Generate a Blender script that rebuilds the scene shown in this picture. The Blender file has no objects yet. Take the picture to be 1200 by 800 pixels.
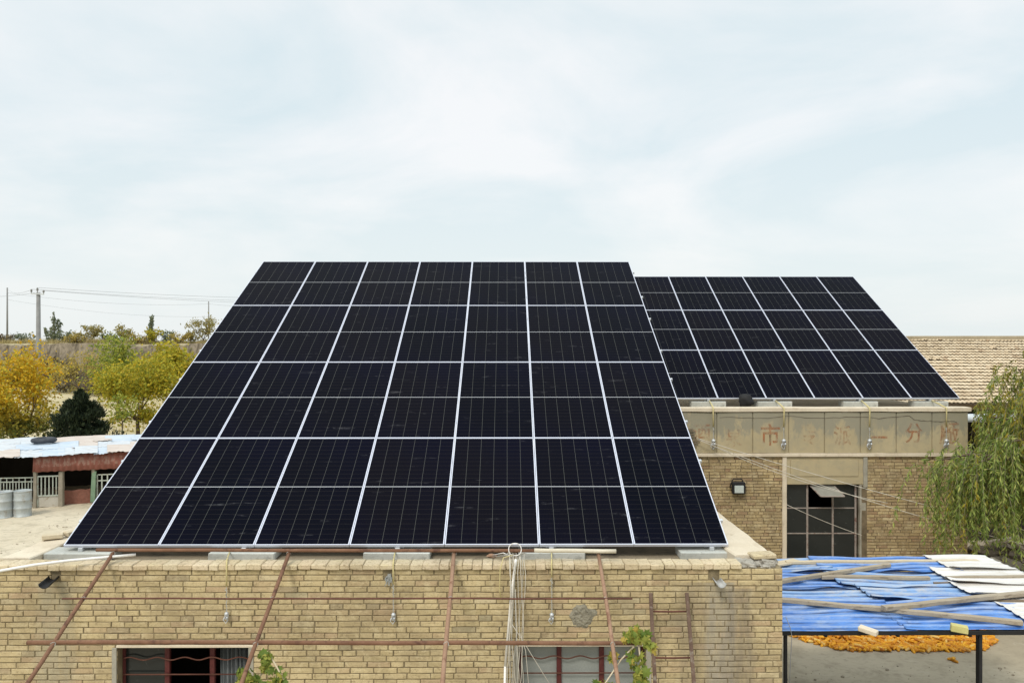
import bpy, math, random
from mathutils import Vector, Matrix, noise
random.seed(7)
R = math.radians
SC = bpy.context.scene
COL = SC.collection

# ------------------------------------------------------------------ camera
F = 962.0                      # focal length in pixels of a 1200 px wide frame
CZ = 6.0                       # camera height above the yard
TH = 0.0062                    # small yaw to the right
cam_d = bpy.data.cameras.new('Camera')
cam = bpy.data.objects.new('Camera', cam_d); COL.objects.link(cam)
cam_d.sensor_width = 36.0
cam_d.lens = F / 1200.0 * 36.0
cam_d.clip_start = 0.1; cam_d.clip_end = 9000
cam.location = (0, 0, CZ)
cam.rotation_euler = (R(90), 0, -TH)
SC.camera = cam
SC.view_settings.view_transform = 'Standard'
SC.view_settings.look = 'None'
SC.view_settings.exposure = 0.12
SC.view_settings.gamma = 1.0

# ------------------------------------------------------------------ sky and sun
SUN_EL, SUN_AZ = 48.0, 205.0   # azimuth: degrees clockwise from +Y (behind the camera, to its left)
w = bpy.data.worlds.new('World'); SC.world = w; w.use_nodes = True
nt = w.node_tree; nt.nodes.clear()
def wn(t, **k):
    n = nt.nodes.new(t)
    for a, b in k.items(): setattr(n, a, b)
    return n
def wl(a, b): nt.links.new(a, b)
def wmath(op, a, b=None, clamp=False):
    n = wn('ShaderNodeMath', operation=op); n.use_clamp = clamp
    for i, v in enumerate((a, b)):
        if v is None: continue
        if isinstance(v, (int, float)): n.inputs[i].default_value = v
        else: wl(v, n.inputs[i])
    return n.outputs[0]
sky = wn('ShaderNodeTexSky', sky_type='NISHITA')
sky.sun_disc = False; sky.sun_elevation = R(SUN_EL); sky.sun_rotation = R(SUN_AZ)
sky.air_density = 1.0; sky.dust_density = 3.0
tc = wn('ShaderNodeTexCoord')
sp = wn('ShaderNodeSeparateXYZ'); wl(tc.outputs['Generated'], sp.inputs[0])
zc = wmath('MAXIMUM', sp.outputs[2], 0.0)
den = wmath('ADD', zc, 0.22)
cx = wmath('DIVIDE', sp.outputs[0], den); cy = wmath('DIVIDE', sp.outputs[1], den)
cv = wn('ShaderNodeCombineXYZ'); wl(cx, cv.inputs[0]); wl(cy, cv.inputs[1]); cv.inputs[2].default_value = 14.03
n1 = wn('ShaderNodeTexNoise'); n1.inputs['Scale'].default_value = 1.15; n1.inputs['Detail'].default_value = 7; n1.inputs['Roughness'].default_value = 0.55
n1.inputs['Distortion'].default_value = 0.35
wl(cv.outputs[0], n1.inputs['Vector'])
cr = wn('ShaderNodeValToRGB'); cr.color_ramp.elements[0].position = 0.40; cr.color_ramp.elements[1].position = 0.62
wl(n1.outputs['Fac'], cr.inputs[0])
veil = wn('ShaderNodeMix', data_type='RGBA')       # thin high cloud over bluish air
veil.inputs[6].default_value = (7.1, 8.15, 8.55, 1); veil.inputs[7].default_value = (9.15, 9.3, 9.4, 1)
wl(cr.outputs[0], veil.inputs[0])
hz = wn('ShaderNodeMix', data_type='RGBA')         # paler, milky air toward the horizon
hz.inputs[7].default_value = (8.5, 8.95, 8.85, 1)
hf = wmath('SUBTRACT', 1.0, wmath('MULTIPLY', zc, 4.2), clamp=True)
wl(wmath('MULTIPLY', hf, 0.8), hz.inputs[0]); wl(veil.outputs[2], hz.inputs[6])
mx = wn('ShaderNodeMix', data_type='RGBA'); mx.inputs[0].default_value = 0.10
wl(hz.outputs[2], mx.inputs[6]); wl(sky.outputs[0], mx.inputs[7])
# an overcast dome is brighter overhead than near the horizon
up = wmath('ADD', 1.0, wmath('MULTIPLY', wmath('SUBTRACT', zc, 0.40, clamp=True), 1.5))
vm = wn('ShaderNodeVectorMath', operation='SCALE'); wl(mx.outputs[2], vm.inputs[0]); wl(up, vm.inputs['Scale'])
bg = wn('ShaderNodeBackground'); bg.inputs['Strength'].default_value = 0.1
wl(vm.outputs[0], bg.inputs['Color'])
wo = wn('ShaderNodeOutputWorld'); wl(bg.outputs[0], wo.inputs[0])

sd = bpy.data.lights.new('Sun', 'SUN'); sd.energy = 1.9; sd.angle = R(14); sd.color = (1.0, 0.95, 0.86)
so = bpy.data.objects.new('Sun', sd); COL.objects.link(so)
az, el = R(SUN_AZ), R(SUN_EL)
sdir = Vector((math.sin(az) * math.cos(el), math.cos(az) * math.cos(el), math.sin(el)))
so.rotation_euler = (-sdir).to_track_quat('-Z', 'Y').to_euler()
so.location = (0, 0, 60)

# ------------------------------------------------------------------ helpers
def at(px, py, Y):
    """point of the place that stands Y metres ahead and shows at this pixel of the 1200x800 photograph"""
    u, v = (px - 600) / F, (py - 400) / F
    c, s = math.cos(TH), math.sin(TH)
    d = Vector((u * c + s, -u * s + c, -v))
    t = Y / d.y
    return Vector((d.x * t, Y, CZ + d.z * t))

class MB:
    def __init__(self): self.v = []; self.f = []; self.uv = None
    def add(self, vs, fs):
        b = len(self.v); self.v.extend(tuple(q) for q in vs)
        self.f.extend(tuple(i + b for i in f) for f in fs)
    def box(self, x0, x1, y0, y1, z0, z1):
        self.add([(x0,y0,z0),(x1,y0,z0),(x1,y1,z0),(x0,y1,z0),(x0,y0,z1),(x1,y0,z1),(x1,y1,z1),(x0,y1,z1)],
                 [(0,3,2,1),(4,5,6,7),(0,1,5,4),(1,2,6,5),(2,3,7,6),(3,0,4,7)])
        return self
    def cbox(self, c, ax, h, ch=0.004, jit=0.0):
        """chamfered box: centre, three unit axes, half sizes"""
        c = Vector(c); vs = []; idx = {}
        for sx in (-1, 1):
            for sy in (-1, 1):
                for sz in (-1, 1):
                    j = Vector((random.uniform(-jit, jit), random.uniform(-jit, jit), random.uniform(-jit, jit))) if jit else Vector()
                    for k in range(3):
                        q = [sx*(h[0]-ch), sy*(h[1]-ch), sz*(h[2]-ch)]
                        q[k] = (sx, sy, sz)[k]*h[k]
                        idx[(sx,sy,sz,k)] = len(vs)
                        vs.append(c + ax[0]*q[0] + ax[1]*q[1] + ax[2]*q[2] + j)
        fs = []
        for k in range(3):
            a, b = (k+1) % 3, (k+2) % 3
            for s in (-1, 1):
                r = []
                for (p, q) in ((-1,-1),(1,-1),(1,1),(-1,1)):
                    t = [0,0,0]; t[k] = s; t[a] = p; t[b] = q
                    r.append(idx[(*t, k)])
                fs.append(tuple(r) if s > 0 else tuple(reversed(r)))
        for k in range(3):
            a, b = (k+1) % 3, (k+2) % 3
            for p in (-1, 1):
                for q in (-1, 1):
                    t0 = [0,0,0]; t1 = [0,0,0]
                    t0[k] = -1; t1[k] = 1; t0[a] = t1[a] = p; t0[b] = t1[b] = q
                    r = (idx[(*t0, a)], idx[(*t1, a)], idx[(*t1, b)], idx[(*t0, b)])
                    fs.append(r if p*q > 0 else tuple(reversed(r)))
        for sx in (-1, 1):
            for sy in (-1, 1):
                for sz in (-1, 1):
                    r = (idx[(sx,sy,sz,0)], idx[(sx,sy,sz,1)], idx[(sx,sy,sz,2)])
                    fs.append(r if sx*sy*sz > 0 else tuple(reversed(r)))
        self.add(vs, fs); return self
    def rbox(self, x0, x1, y0, y1, z0, z1, ch=0.006, jit=0.0):
        return self.cbox(((x0+x1)/2,(y0+y1)/2,(z0+z1)/2), (Vector((1,0,0)),Vector((0,1,0)),Vector((0,0,1))),
                         ((x1-x0)/2,(y1-y0)/2,(z1-z0)/2), ch, jit)
    def bar(self, p, q, wd, ht, up=(0,0,1), ch=0.003):
        p, q = Vector(p), Vector(q); d = q-p; L = d.length; d.normalize()
        s = d.cross(Vector(up));
        if s.length < 1e-4: s = d.cross(Vector((0,1,0)))
        s.normalize(); u = s.cross(d)
        return self.cbox((p+q)/2, (d, s, u), (L/2, wd/2, ht/2), ch)
    def plank(self, p, q, wd, ht, seg=8, jit=0.006, up=(0,0,1)):
        p, q = Vector(p), Vector(q); d = (q-p).normalized(); s = d.cross(Vector(up)).normalized(); u = s.cross(d)
        vs = []; fs = []
        for i in range(seg+1):
            c = p + (q-p)*(i/seg) + s*random.uniform(-jit, jit) + u*random.uniform(-jit, jit)*.6
            a = wd/2*random.uniform(.93, 1.05); b = ht/2*random.uniform(.92, 1.06); k = min(a, b)*.22
            for (m, n) in ((-a+k,-b),(a-k,-b),(a,-b+k),(a,b-k),(a-k,b),(-a+k,b),(-a,b-k),(-a,-b+k)):
                vs.append(c + s*m + u*n)
        for i in range(seg):
            for k in range(8):
                a0 = i*8+k; a1 = i*8+(k+1) % 8
                fs.append((a0, a0+8, a1+8, a1))
        fs.append(tuple(range(8))); fs.append(tuple(reversed(range(seg*8, seg*8+8))))
        self.add(vs, fs); return self
    def tube(self, pts, r, n=8, caps=True, up=None):
        pts = [Vector(p) for p in pts]
        rs = r if isinstance(r, (list, tuple)) else [r]*len(pts)
        vs = []; fs = []; prev = None
        for i, p in enumerate(pts):
            a = pts[max(i-1,0)]; b = pts[min(i+1,len(pts)-1)]
            t = (b-a)
            if t.length < 1e-9: t = Vector((0,0,1))
            t.normalize()
            if prev is None:
                s = t.cross(Vector((0,0,1)))
                if s.length < .05: s = t.cross(Vector((1,0,0)))
            else:
                s = prev - t*prev.dot(t)
                if s.length < 1e-4: s = t.cross(Vector((1,0,0)))
            s.normalize(); prev = s; u = t.cross(s)
            for k in range(n):
                g = 2*math.pi*k/n
                vs.append(p + s*(math.cos(g)*rs[i]) + u*(math.sin(g)*rs[i]))
        for i in range(len(pts)-1):
            for k in range(n):
                a0 = i*n+k; a1 = i*n+(k+1) % n
                fs.append((a0, a1, a1+n, a0+n))
        if caps:
            fs.append(tuple(reversed(range(n)))); fs.append(tuple(range((len(pts)-1)*n, len(pts)*n)))
        self.add(vs, fs); return self
    def lathe(self, c, prof, n=24):
        c = Vector(c); vs = []; fs = []
        for (r, z) in prof:
            for k in range(n):
                g = 2*math.pi*k/n; vs.append(c + Vector((r*math.cos(g), r*math.sin(g), z)))
        m = len(prof)
        for i in range(m-1):
            for k in range(n):
                a0 = i*n+k; a1 = i*n+(k+1) % n
                fs.append((a0, a1, a1+n, a0+n))
        fs.append(tuple(reversed(range(n)))); fs.append(tuple(range((m-1)*n, m*n)))
        self.add(vs, fs); return self
    def lump(self, c, r, sq=(1,1,1), amp=.3, rings=7, segs=10, seed=0.0, fq=1.6):
        c = Vector(c); vs = []; fs = []
        for i in range(rings+1):
            ph = math.pi*i/rings
            for k in range(segs):
                g = 2*math.pi*k/segs
                d = Vector((math.sin(ph)*math.cos(g), math.sin(ph)*math.sin(g), math.cos(ph)))
                m = 1+amp*noise.noise(d*fq+Vector((seed*7.3, seed*3.1, seed)))
                vs.append(c + Vector((d.x*sq[0], d.y*sq[1], d.z*sq[2]))*(r*m))
        for i in range(rings):
            for k in range(segs):
                a0 = i*segs+k; a1 = i*segs+(k+1) % segs
                fs.append((a0, a0+segs, a1+segs, a1))
        self.add(vs, fs); return self
    def build(self, name, mat, parent=None, smooth=False, origin=None, uv=None, solid=0.0):
        if parent is not None:
            o0 = wloc(parent)
        elif origin is not None: o0 = Vector(origin)
        else:
            xs = [p[0] for p in self.v]; ys = [p[1] for p in self.v]; zs = [p[2] for p in self.v]
            o0 = Vector(((min(xs)+max(xs))/2, (min(ys)+max(ys))/2, min(zs)))
        me = bpy.data.meshes.new(name)
        me.from_pydata([(p[0]-o0.x, p[1]-o0.y, p[2]-o0.z) for p in self.v], [], self.f)
        if smooth: me.polygons.foreach_set('use_smooth', [True]*len(me.polygons))
        if mat is not None: me.materials.append(mat)
        if uv is not None:
            l = me.uv_layers.new(name='UVMap')
            for poly in me.polygons:
                for li in poly.loop_indices: l.data[li].uv = uv[me.loops[li].vertex_index]
        me.update()
        o = bpy.data.objects.new(name, me); COL.objects.link(o)
        if parent is not None: o.parent = parent
        else: o.location = o0
        if solid:
            m = o.modifiers.new('thickness', 'SOLIDIFY'); m.thickness = solid; m.offset = -1
        return o

def wloc(o):
    v = Vector(o.location)
    while o.parent: o = o.parent; v = v + o.location
    return v
def tag(o, label=None, cat=None, group=None, kind=None):
    if label: o['label'] = label
    if cat: o['category'] = cat
    if group: o['group'] = group
    if kind: o['kind'] = kind
    return o
def empty(name, loc, label, cat, group=None):
    o = bpy.data.objects.new(name, None); COL.objects.link(o); o.location = loc
    o.empty_display_size = .2
    return tag(o, label, cat, group)
def copy_tree(o, parent=None):
    kids = [c for c in ALL() if c.parent == o]
    c = o.copy(); COL.objects.link(c); c.parent = parent
    for k in kids: copy_tree(k, c)
    return c
def ALL(): return list(COL.objects)

# ------------------------------------------------------------------ materials
class NT:
    def __init__(self, name):
        self.m = bpy.data.materials.new(name); self.m.use_nodes = True
        self.t = self.m.node_tree
        self.b = self.t.nodes['Principled BSDF']; self.out = self.t.nodes['Material Output']
    def n(self, t, **k):
        q = self.t.nodes.new(t)
        for a, b in k.items(): setattr(q, a, b)
        return q
    def l(self, a, b): self.t.links.new(a, b)
    def put(self, v, sock):
        if isinstance(v, (int, float)): sock.default_value = v
        elif isinstance(v, tuple): sock.default_value = v if len(v) == 4 else (*v, 1)
        else: self.l(v, sock)
    def math(self, op, a, b=None, c=None, clamp=False):
        q = self.n('ShaderNodeMath', operation=op); q.use_clamp = clamp
        for i, v in enumerate((a, b, c)):
            if v is not None: self.put(v, q.inputs[i])
        return q.outputs[0]
    def mix(self, f, a, b, mode='MIX'):
        q = self.n('ShaderNodeMix', data_type='RGBA', blend_type=mode)
        self.put(f, q.inputs[0]); self.put(a, q.inputs[6]); self.put(b, q.inputs[7]); return q.outputs[2]
    def coord(self, which='Object'):
        return self.n('ShaderNodeTexCoord').outputs[which]
    def pos(self): return self.n('ShaderNodeNewGeometry').outputs['Position']
    def island(self): return self.n('ShaderNodeNewGeometry').outputs['Random Per Island']
    def objrand(self): return self.n('ShaderNodeObjectInfo').outputs['Random']
    def mapped(self, v, scale=(1,1,1), loc=(0,0,0)):
        q = self.n('ShaderNodeMapping'); self.l(v, q.inputs[0]); q.inputs['Scale'].default_value = scale; q.inputs['Location'].default_value = loc
        return q.outputs[0]
    def noise(self, v, s, d=4, r=.55, dist=0.0):
        q = self.n('ShaderNodeTexNoise'); self.l(v, q.inputs['Vector'])
        q.inputs['Scale'].default_value = s; q.inputs['Detail'].default_value = d; q.inputs['Roughness'].default_value = r
        q.inputs['Distortion'].default_value = dist
        return q.outputs['Fac']
    def ramp(self, f, stops, interp='LINEAR'):
        q = self.n('ShaderNodeValToRGB'); e = q.color_ramp.elements; q.color_ramp.interpolation = interp
        while len(e) < len(stops): e.new(.5)
        for i, (p, c) in enumerate(stops):
            e[i].position = p; e[i].color = (c, c, c, 1) if isinstance(c, (int, float)) else (*c, 1)
        self.l(f, q.inputs[0]); return q.outputs[0]
    def bump(self, h, strength=.4, dist=.01):
        q = self.n('ShaderNodeBump'); q.inputs['Strength'].default_value = strength; q.inputs['Distance'].default_value = dist
        self.l(h, q.inputs['Height']); self.l(q.outputs[0], self.b.inputs['Normal'])
    def set(self, color=None, rough=None, metal=None, spec=None):
        if color is not None: self.put(color, self.b.inputs['Base Color'])
        if rough is not None: self.put(rough, self.b.inputs['Roughness'])
        if metal is not None: self.b.inputs['Metallic'].default_value = metal
        if spec is not None: self.b.inputs['Specular IOR Level'].default_value = spec
        return self.m

def mottled(name, c1, c2, scale=3.0, rough=.85, bump=.3, fine=40.0, spec=.25, metal=0.0, c3=None, dist=.01, world=False, stretch=(1,1,1)):
    t = NT(name); v = t.pos() if world else t.coord()
    v = t.mapped(v, stretch)
    a = t.noise(v, scale, 6, .6, .3); b = t.noise(v, fine, 4, .6)
    col = t.mix(t.ramp(a, [(.32, 0.0), (.68, 1.0)]), c1, c2)
    if c3 is not None:
        g = t.noise(t.mapped(v, (1,1,1), (7.3, 2.1, 4.4)), scale*1.7, 7, .65, .4)
        col = t.mix(t.ramp(g, [(.55, 0.0), (.66, 1.0)]), col, c3)
    col = t.mix(t.math('MULTIPLY', t.ramp(b, [(.3, 1.0), (.6, 0.0)]), .28), col, tuple(x*.6 for x in c1))
    t.bump(t.math('ADD', t.math('MULTIPLY', a, .6), t.math('MULTIPLY', b, .5)), bump, dist)
    return t.set(col, rough, metal, spec)

def brick_mat(name, tones, stains=None, grime=.35):
    t = NT(name); v = t.pos(); r = t.island()
    col = t.ramp(r, tones, 'LINEAR')
    big = t.noise(v, 1.6, 6, .68, .4)
    col = t.mix(t.math('MULTIPLY', t.ramp(big, [(.38, 1.0), (.58, 0.0)]), grime+.18), col, (.25, .195, .115))
    med = t.noise(v, 7.0, 5, .65, .4)
    col = t.mix(t.math('MULTIPLY', t.ramp(med, [(.52, 0.0), (.66, 1.0)]), .6), col, (.55, .46, .28))
    sp_ = t.noise(v, 26.0, 5, .7)
    col = t.mix(t.math('MULTIPLY', t.ramp(sp_, [(.30, 1.0), (.47, 0.0)]), .7), col, (.17, .12, .065))
    if stains:
        s3 = t.n('ShaderNodeSeparateXYZ'); t.l(v, s3.inputs[0])
        wob = t.noise(t.mapped(v, (4, 4, .7)), 1.6, 4, .6)
        for (x0, half, z0, amt, sc) in stains:
            d = t.math('ABSOLUTE', t.math('SUBTRACT', t.math('ADD', s3.outputs[0], t.math('MULTIPLY', t.math('SUBTRACT', wob, .5), .22)), x0))
            m = t.math('SUBTRACT', 1.0, t.math('DIVIDE', d, half), clamp=True)
            m = t.ramp(m, [(.0, 0.0), (.45, 1.0)])
            m = t.math('MULTIPLY', m, t.math('LESS_THAN', s3.outputs[2], z0))
            m = t.math('MULTIPLY', m, t.ramp(t.noise(t.mapped(v, (3, 3, .5), (2, 1, 0)), 5.0, 5, .7), [(.30, .15), (.6, 1.0)]))
            col = t.mix(t.math('MULTIPLY', m, amt), col, sc)
    fine = t.noise(v, 60.0, 4, .65)
    col = t.mix(t.math('MULTIPLY', t.ramp(fine, [(.32, 1.0), (.46, 0.0)]), .45), col, (.20,.145,.08))
    col = t.mix(t.math('MULTIPLY', t.ramp(t.noise(t.mapped(v, (1,1,1), (5,2,8)), 15.0, 6, .75, .6), [(.60, 0.0), (.70, 1.0)]), .5), col, (.22,.185,.125))
    t.bump(t.math('ADD', t.math('MULTIPLY', med, .6), fine), .55, .006)
    return t.set(col, .92, 0, .15)

M = {}
M['brick_near'] = brick_mat('yellow_brick', [(0, (.40,.32,.175)), (.25, (.475,.38,.21)), (.5, (.515,.415,.235)), (.72, (.445,.355,.20)), (.86, (.455,.345,.20)), (.93, (.43,.315,.19)), (.97, (.31,.265,.165)), (1, (.57,.47,.29))],
    stains=[(-5.12, .26, 3.30, .75, (.33,.29,.20)), (2.42, .20, 3.27, .85, (.42,.39,.31)), (2.30, .46, 3.27, .55, (.22,.18,.13)), (2.62, .22, 3.2, .6, (.20,.17,.13))])
M['brick_far'] = brick_mat('tan_brick', [(0, (.30,.22,.11)), (.3, (.42,.32,.165)), (.6, (.48,.37,.20)), (.8, (.37,.27,.15)), (.93, (.30,.19,.11)), (1, (.54,.44,.26))], grime=.5)
M['mortar'] = mottled('old_mortar', (.14,.11,.065), (.29,.235,.145), 6, .95, .5, 70, .1, world=True)
M['mortar_far'] = mottled('dark_mortar', (.10,.078,.048), (.20,.155,.10), 6, .95, .5, 70, .1, world=True)
M['coping'] = brick_mat('coping_brick', [(0, (.52,.42,.27)), (.4, (.60,.51,.35)), (.7, (.56,.45,.30)), (1, (.64,.55,.40))], grime=.2)
M['cement'] = mottled('roof_cement', (.42,.36,.26), (.52,.45,.34), 1.4, .95, .4, 50, .1, c3=(.34,.29,.21), world=True)
M['roof_dirt_shade'] = mottled('dirty_shaded_screed', (.20,.165,.115), (.30,.25,.175), 1.4, .95, .5, 50, .1, c3=(.13,.11,.08), world=True)  # dirt plus the shade under the array, both mixed into the colour
M['parapet_cement'] = mottled('parapet_cement', (.56,.48,.36), (.66,.58,.45), 2.2, .95, .4, 60, .1, c3=(.50,.42,.31), world=True)
M['block'] = mottled('cast_concrete', (.40,.41,.375), (.52,.52,.475), 4, .9, .3, 90, .15, c3=(.32,.32,.285))
M['rubble'] = mottled('broken_mortar', (.27,.25,.21), (.42,.39,.33), 9, .95, .8, 60, .1, c3=(.20,.18,.15), world=True)
M['patch'] = mottled('grey_patch', (.17,.155,.115), (.31,.285,.22), 16, .95, .9, 70, .1, c3=(.10,.09,.068), world=True)
M['alu'] = NT('anodised_aluminium').set((.60,.62,.70), .42, .3, .4)
M['galv'] = mottled('galvanised_steel', (.50,.52,.53), (.62,.64,.65), 8, .5, .1, 60, .5, metal=.5)
M['rust'] = mottled('rusty_pipe', (.15,.073,.042), (.22,.118,.07), 5, .8, .35, 60, .25, c3=(.10,.048,.032), world=True)
M['rust_pale'] = mottled('pale_rusty_pipe', (.25,.145,.09), (.33,.205,.135), 5, .8, .3, 60, .25, c3=(.18,.09,.055), world=True)
M['rust_dark'] = mottled('dark_rusty_bar', (.085,.034,.024), (.14,.058,.038), 6, .8, .3, 60, .25, world=True)
M['rust_ladder'] = mottled('ladder_rust', (.10,.062,.045), (.165,.11,.08), 7, .8, .4, 60, .25, c3=(.24,.20,.16), world=True)
M['pale_pipe'] = mottled('pale_tan_pipe', (.52,.47,.36), (.62,.57,.45), 6, .7, .2, 60, .25)
M['pvc'] = mottled('white_pvc', (.72,.70,.66), (.80,.78,.74), 3, .5, .05, 40, .4)
M['red_paint'] = mottled('dark_red_paint', (.065,.013,.012), (.10,.021,.018), 8, .6, .2, 60, .3, c3=(.09,.035,.028))
M['strap'] = mottled('yellow_strap', (.52,.44,.20), (.58,.50,.27), 8, .8, .2, 60)
M['wire'] = mottled('pale_wire', (.50,.46,.38), (.62,.58,.50), 8, .7, .0, 60)
M['grey_wire'] = mottled('grey_wire', (.34,.33,.29), (.44,.43,.38), 8, .7, .0, 60)
M['wire_dark'] = NT('dark_wire').set((.25,.26,.28), .7)
M['black'] = mottled('black_paint', (.010,.010,.011), (.02,.02,.02), 6, .7, .2, 60, .3)
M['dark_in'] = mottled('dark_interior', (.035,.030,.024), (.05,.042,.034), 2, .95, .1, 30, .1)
M['wood'] = mottled('weathered_board', (.30,.25,.185), (.42,.36,.27), 3, .9, .5, 45, .15, c3=(.22,.175,.125), stretch=(.5, 3, 3))
M['wood_pale'] = mottled('pale_board', (.50,.42,.29), (.60,.52,.38), 3, .9, .4, 45, .15, c3=(.42,.34,.23), stretch=(.5, 3, 3))
M['wood_dark'] = mottled('dark_board', (.15,.115,.08), (.24,.185,.13), 3, .9, .5, 45, .15, stretch=(.5, 3, 3))
M['bark'] = mottled('bark', (.085,.06,.042), (.14,.105,.075), 6, .95, .8, 40, .1)
M['conc_pole'] = mottled('pole_concrete', (.20,.20,.195), (.27,.27,.26), 2, .9, .2, 40, .15)
M['plaster'] = None

def glass(name, c=(.012,.015,.015), rough=.12, spec=.5):
    t = NT(name); v = t.pos()
    d = t.noise(v, 9.0, 6, .75, .6)
    col = t.mix(t.math('MULTIPLY', t.ramp(d, [(.62, 0.0), (.72, 1.0)]), .35), c, (.28,.28,.26))
    g = t.noise(v, 2.0, 4, .6)
    return t.set(t.mix(t.math('MULTIPLY', g, .25), col, (.06,.065,.06)), rough, 0, spec)
M['glass'] = glass('dusty_dark_glass', (.008,.010,.010), .15, .35)
M['glass_paper'] = mottled('papered_glass', (.20,.215,.20), (.27,.285,.265), 2.2, .45, .05, 60, .4, world=True)

def solar_mat():
    t = NT('solar_cells')
    uv = t.n('ShaderNodeUVMap').outputs[0]
    s = t.n('ShaderNodeSeparateXYZ'); t.l(uv, s.inputs[0]); u, v = s.outputs[0], s.outputs[1]
    def line(c, pitch, wd):
        fr = t.math('FRACT', t.math('DIVIDE', c, pitch))
        d = t.math('MINIMUM', fr, t.math('SUBTRACT', 1.0, fr))
        return t.math('LESS_THAN', t.math('MULTIPLY', d, pitch), wd/2)
    PW, PL = 1.0, 1.0
    cu, cv_ = 1/6, 1/24
    vert = line(u, cu, .0034/1.11)
    horz = line(v, cv_, .0036/2.25)
    mid = t.math('LESS_THAN', t.math('ABSOLUTE', t.math('SUBTRACT', v, .5)), .0045/2.25)
    bus = line(u, cu/10, .0011/1.11)
    rnd = t.objrand()
    base = t.mix(rnd, (.0024,.0030,.0062), (.0046,.0043,.0072))
    n = t.noise(t.coord(), .35, 2, .5)
    base = t.mix(t.ramp(n, [(.4, 0.0), (.6, 1.0)]), base, (.0028,.0032,.0098))
    col = t.mix(t.math('MULTIPLY', bus, .06), base, (.10,.10,.11))
    col = t.mix(t.math('MULTIPLY', horz, .32), col, (.07,.06,.05))
    col = t.mix(t.math('MULTIPLY', vert, .36), col, (.25,.26,.23))
    col = t.mix(t.math('MULTIPLY', mid, .95), col, (.58,.60,.62))
    # wiped dust smears, different on every panel
    cc = t.n('ShaderNodeCombineXYZ'); t.l(t.math('MULTIPLY', u, 2.2), cc.inputs[0]); t.l(t.math('MULTIPLY', v, 22.0), cc.inputs[1]); t.l(t.math('MULTIPLY', rnd, 93.0), cc.inputs[2])
    sm = t.ramp(t.noise(cc.outputs[0], 1.0, 4, .6, .5), [(.63, 0.0), (.76, 1.0)])
    cc2 = t.n('ShaderNodeCombineXYZ'); t.l(t.math('MULTIPLY', u, 9.0), cc2.inputs[0]); t.l(t.math('MULTIPLY', v, 9.0), cc2.inputs[1]); t.l(t.math('MULTIPLY', rnd, 51.0), cc2.inputs[2])
    sm2 = t.math('MULTIPLY', sm, t.ramp(t.noise(cc2.outputs[0], 1.5, 5, .7), [(.4, 0.0), (.65, 1.0)]))
    col = t.mix(t.math('MULTIPLY', sm2, .20), col, (.30,.30,.31))
    t.set(col, t.math('ADD', .10, t.math('MULTIPLY', sm2, .2)), 0, .007)
    return t.m
M['cells'] = solar_mat()

def leaf_mat(name, tones, trans=.35, zmix=None):
    t = NT(name); col = t.ramp(t.island(), tones)
    if zmix:      # lower leaves still green: (generated height range, colour)
        g = t.n('ShaderNodeSeparateXYZ'); t.l(t.coord('Generated'), g.inputs[0])
        f = t.math('ADD', g.outputs[2], t.math('MULTIPLY', t.math('SUBTRACT', t.noise(t.coord(), 1.1, 3), .5), .5))
        col = t.mix(t.ramp(f, [(zmix[0], 1.0), (zmix[1], 0.0)]), col, t.ramp(t.island(), zmix[2]))
    t.set(col, .6, 0, .2)
    tr = t.n('ShaderNodeBsdfTranslucent'); t.l(col, tr.inputs['Color'])
    mxs = t.n('ShaderNodeMixShader'); mxs.inputs[0].default_value = trans
    t.l(t.b.outputs[0], mxs.inputs[1]); t.l(tr.outputs[0], mxs.inputs[2]); t.l(mxs.outputs[0], t.out.inputs['Surface'])
    return t.m
M['leaf_gold'] = leaf_mat('golden_leaves', [(0, (.50,.27,.012)), (.35, (.62,.40,.02)), (.65, (.58,.43,.04)), (1, (.33,.32,.04))],
                          zmix=(.22, .46, [(0, (.09,.12,.03)), (.6, (.17,.18,.04)), (1, (.32,.27,.05))]))
M['leaf_lime'] = leaf_mat('yellow_green_leaves', [(0, (.28,.30,.035)), (.4, (.44,.39,.035)), (.7, (.52,.38,.03)), (1, (.20,.24,.04))])
M['leaf_green'] = leaf_mat('fresh_green_leaves', [(0, (.15,.20,.04)), (.5, (.27,.31,.05)), (1, (.38,.36,.06))])
M['leaf_juniper'] = leaf_mat('juniper_needles', [(0, (.011,.018,.010)), (.6, (.024,.038,.018)), (1, (.055,.068,.028))], .1)
M['leaf_thin'] = leaf_mat('thinning_leaves', [(0, (.36,.28,.08)), (.5, (.44,.34,.08)), (1, (.30,.26,.11))])
M['leaf_far'] = leaf_mat('far_olive_leaves', [(0, (.22,.21,.08)), (.5, (.31,.27,.09)), (1, (.40,.31,.10))])
M['leaf_far_green'] = leaf_mat('far_grey_green_leaves', [(0, (.13,.165,.115)), (.6, (.18,.215,.135)), (1, (.28,.27,.13))])
M['leaf_scrub'] = leaf_mat('scrub_leaves', [(0, (.08,.068,.045)), (.6, (.17,.14,.085)), (1, (.28,.22,.11))])
M['leaf_willow'] = leaf_mat('willow_leaves', [(0, (.09,.14,.03)), (.4, (.20,.27,.06)), (.75, (.31,.37,.09)), (1, (.43,.43,.12))],
                            zmix=None)
M['leaf_willow_top'] = leaf_mat('yellowing_willow_leaves', [(0, (.16,.18,.035)), (.5, (.28,.27,.045)), (1, (.40,.31,.03))])
M['leaf_vine'] = leaf_mat('vine_leaves', [(0, (.10,.16,.03)), (.45, (.22,.27,.05)), (.8, (.36,.34,.07)), (1, (.42,.30,.06))])
M['dry_grass'] = leaf_mat('dry_grass_blades', [(0, (.40,.32,.15)), (.5, (.52,.43,.23)), (.8, (.34,.29,.12)), (1, (.22,.21,.08))])

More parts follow.
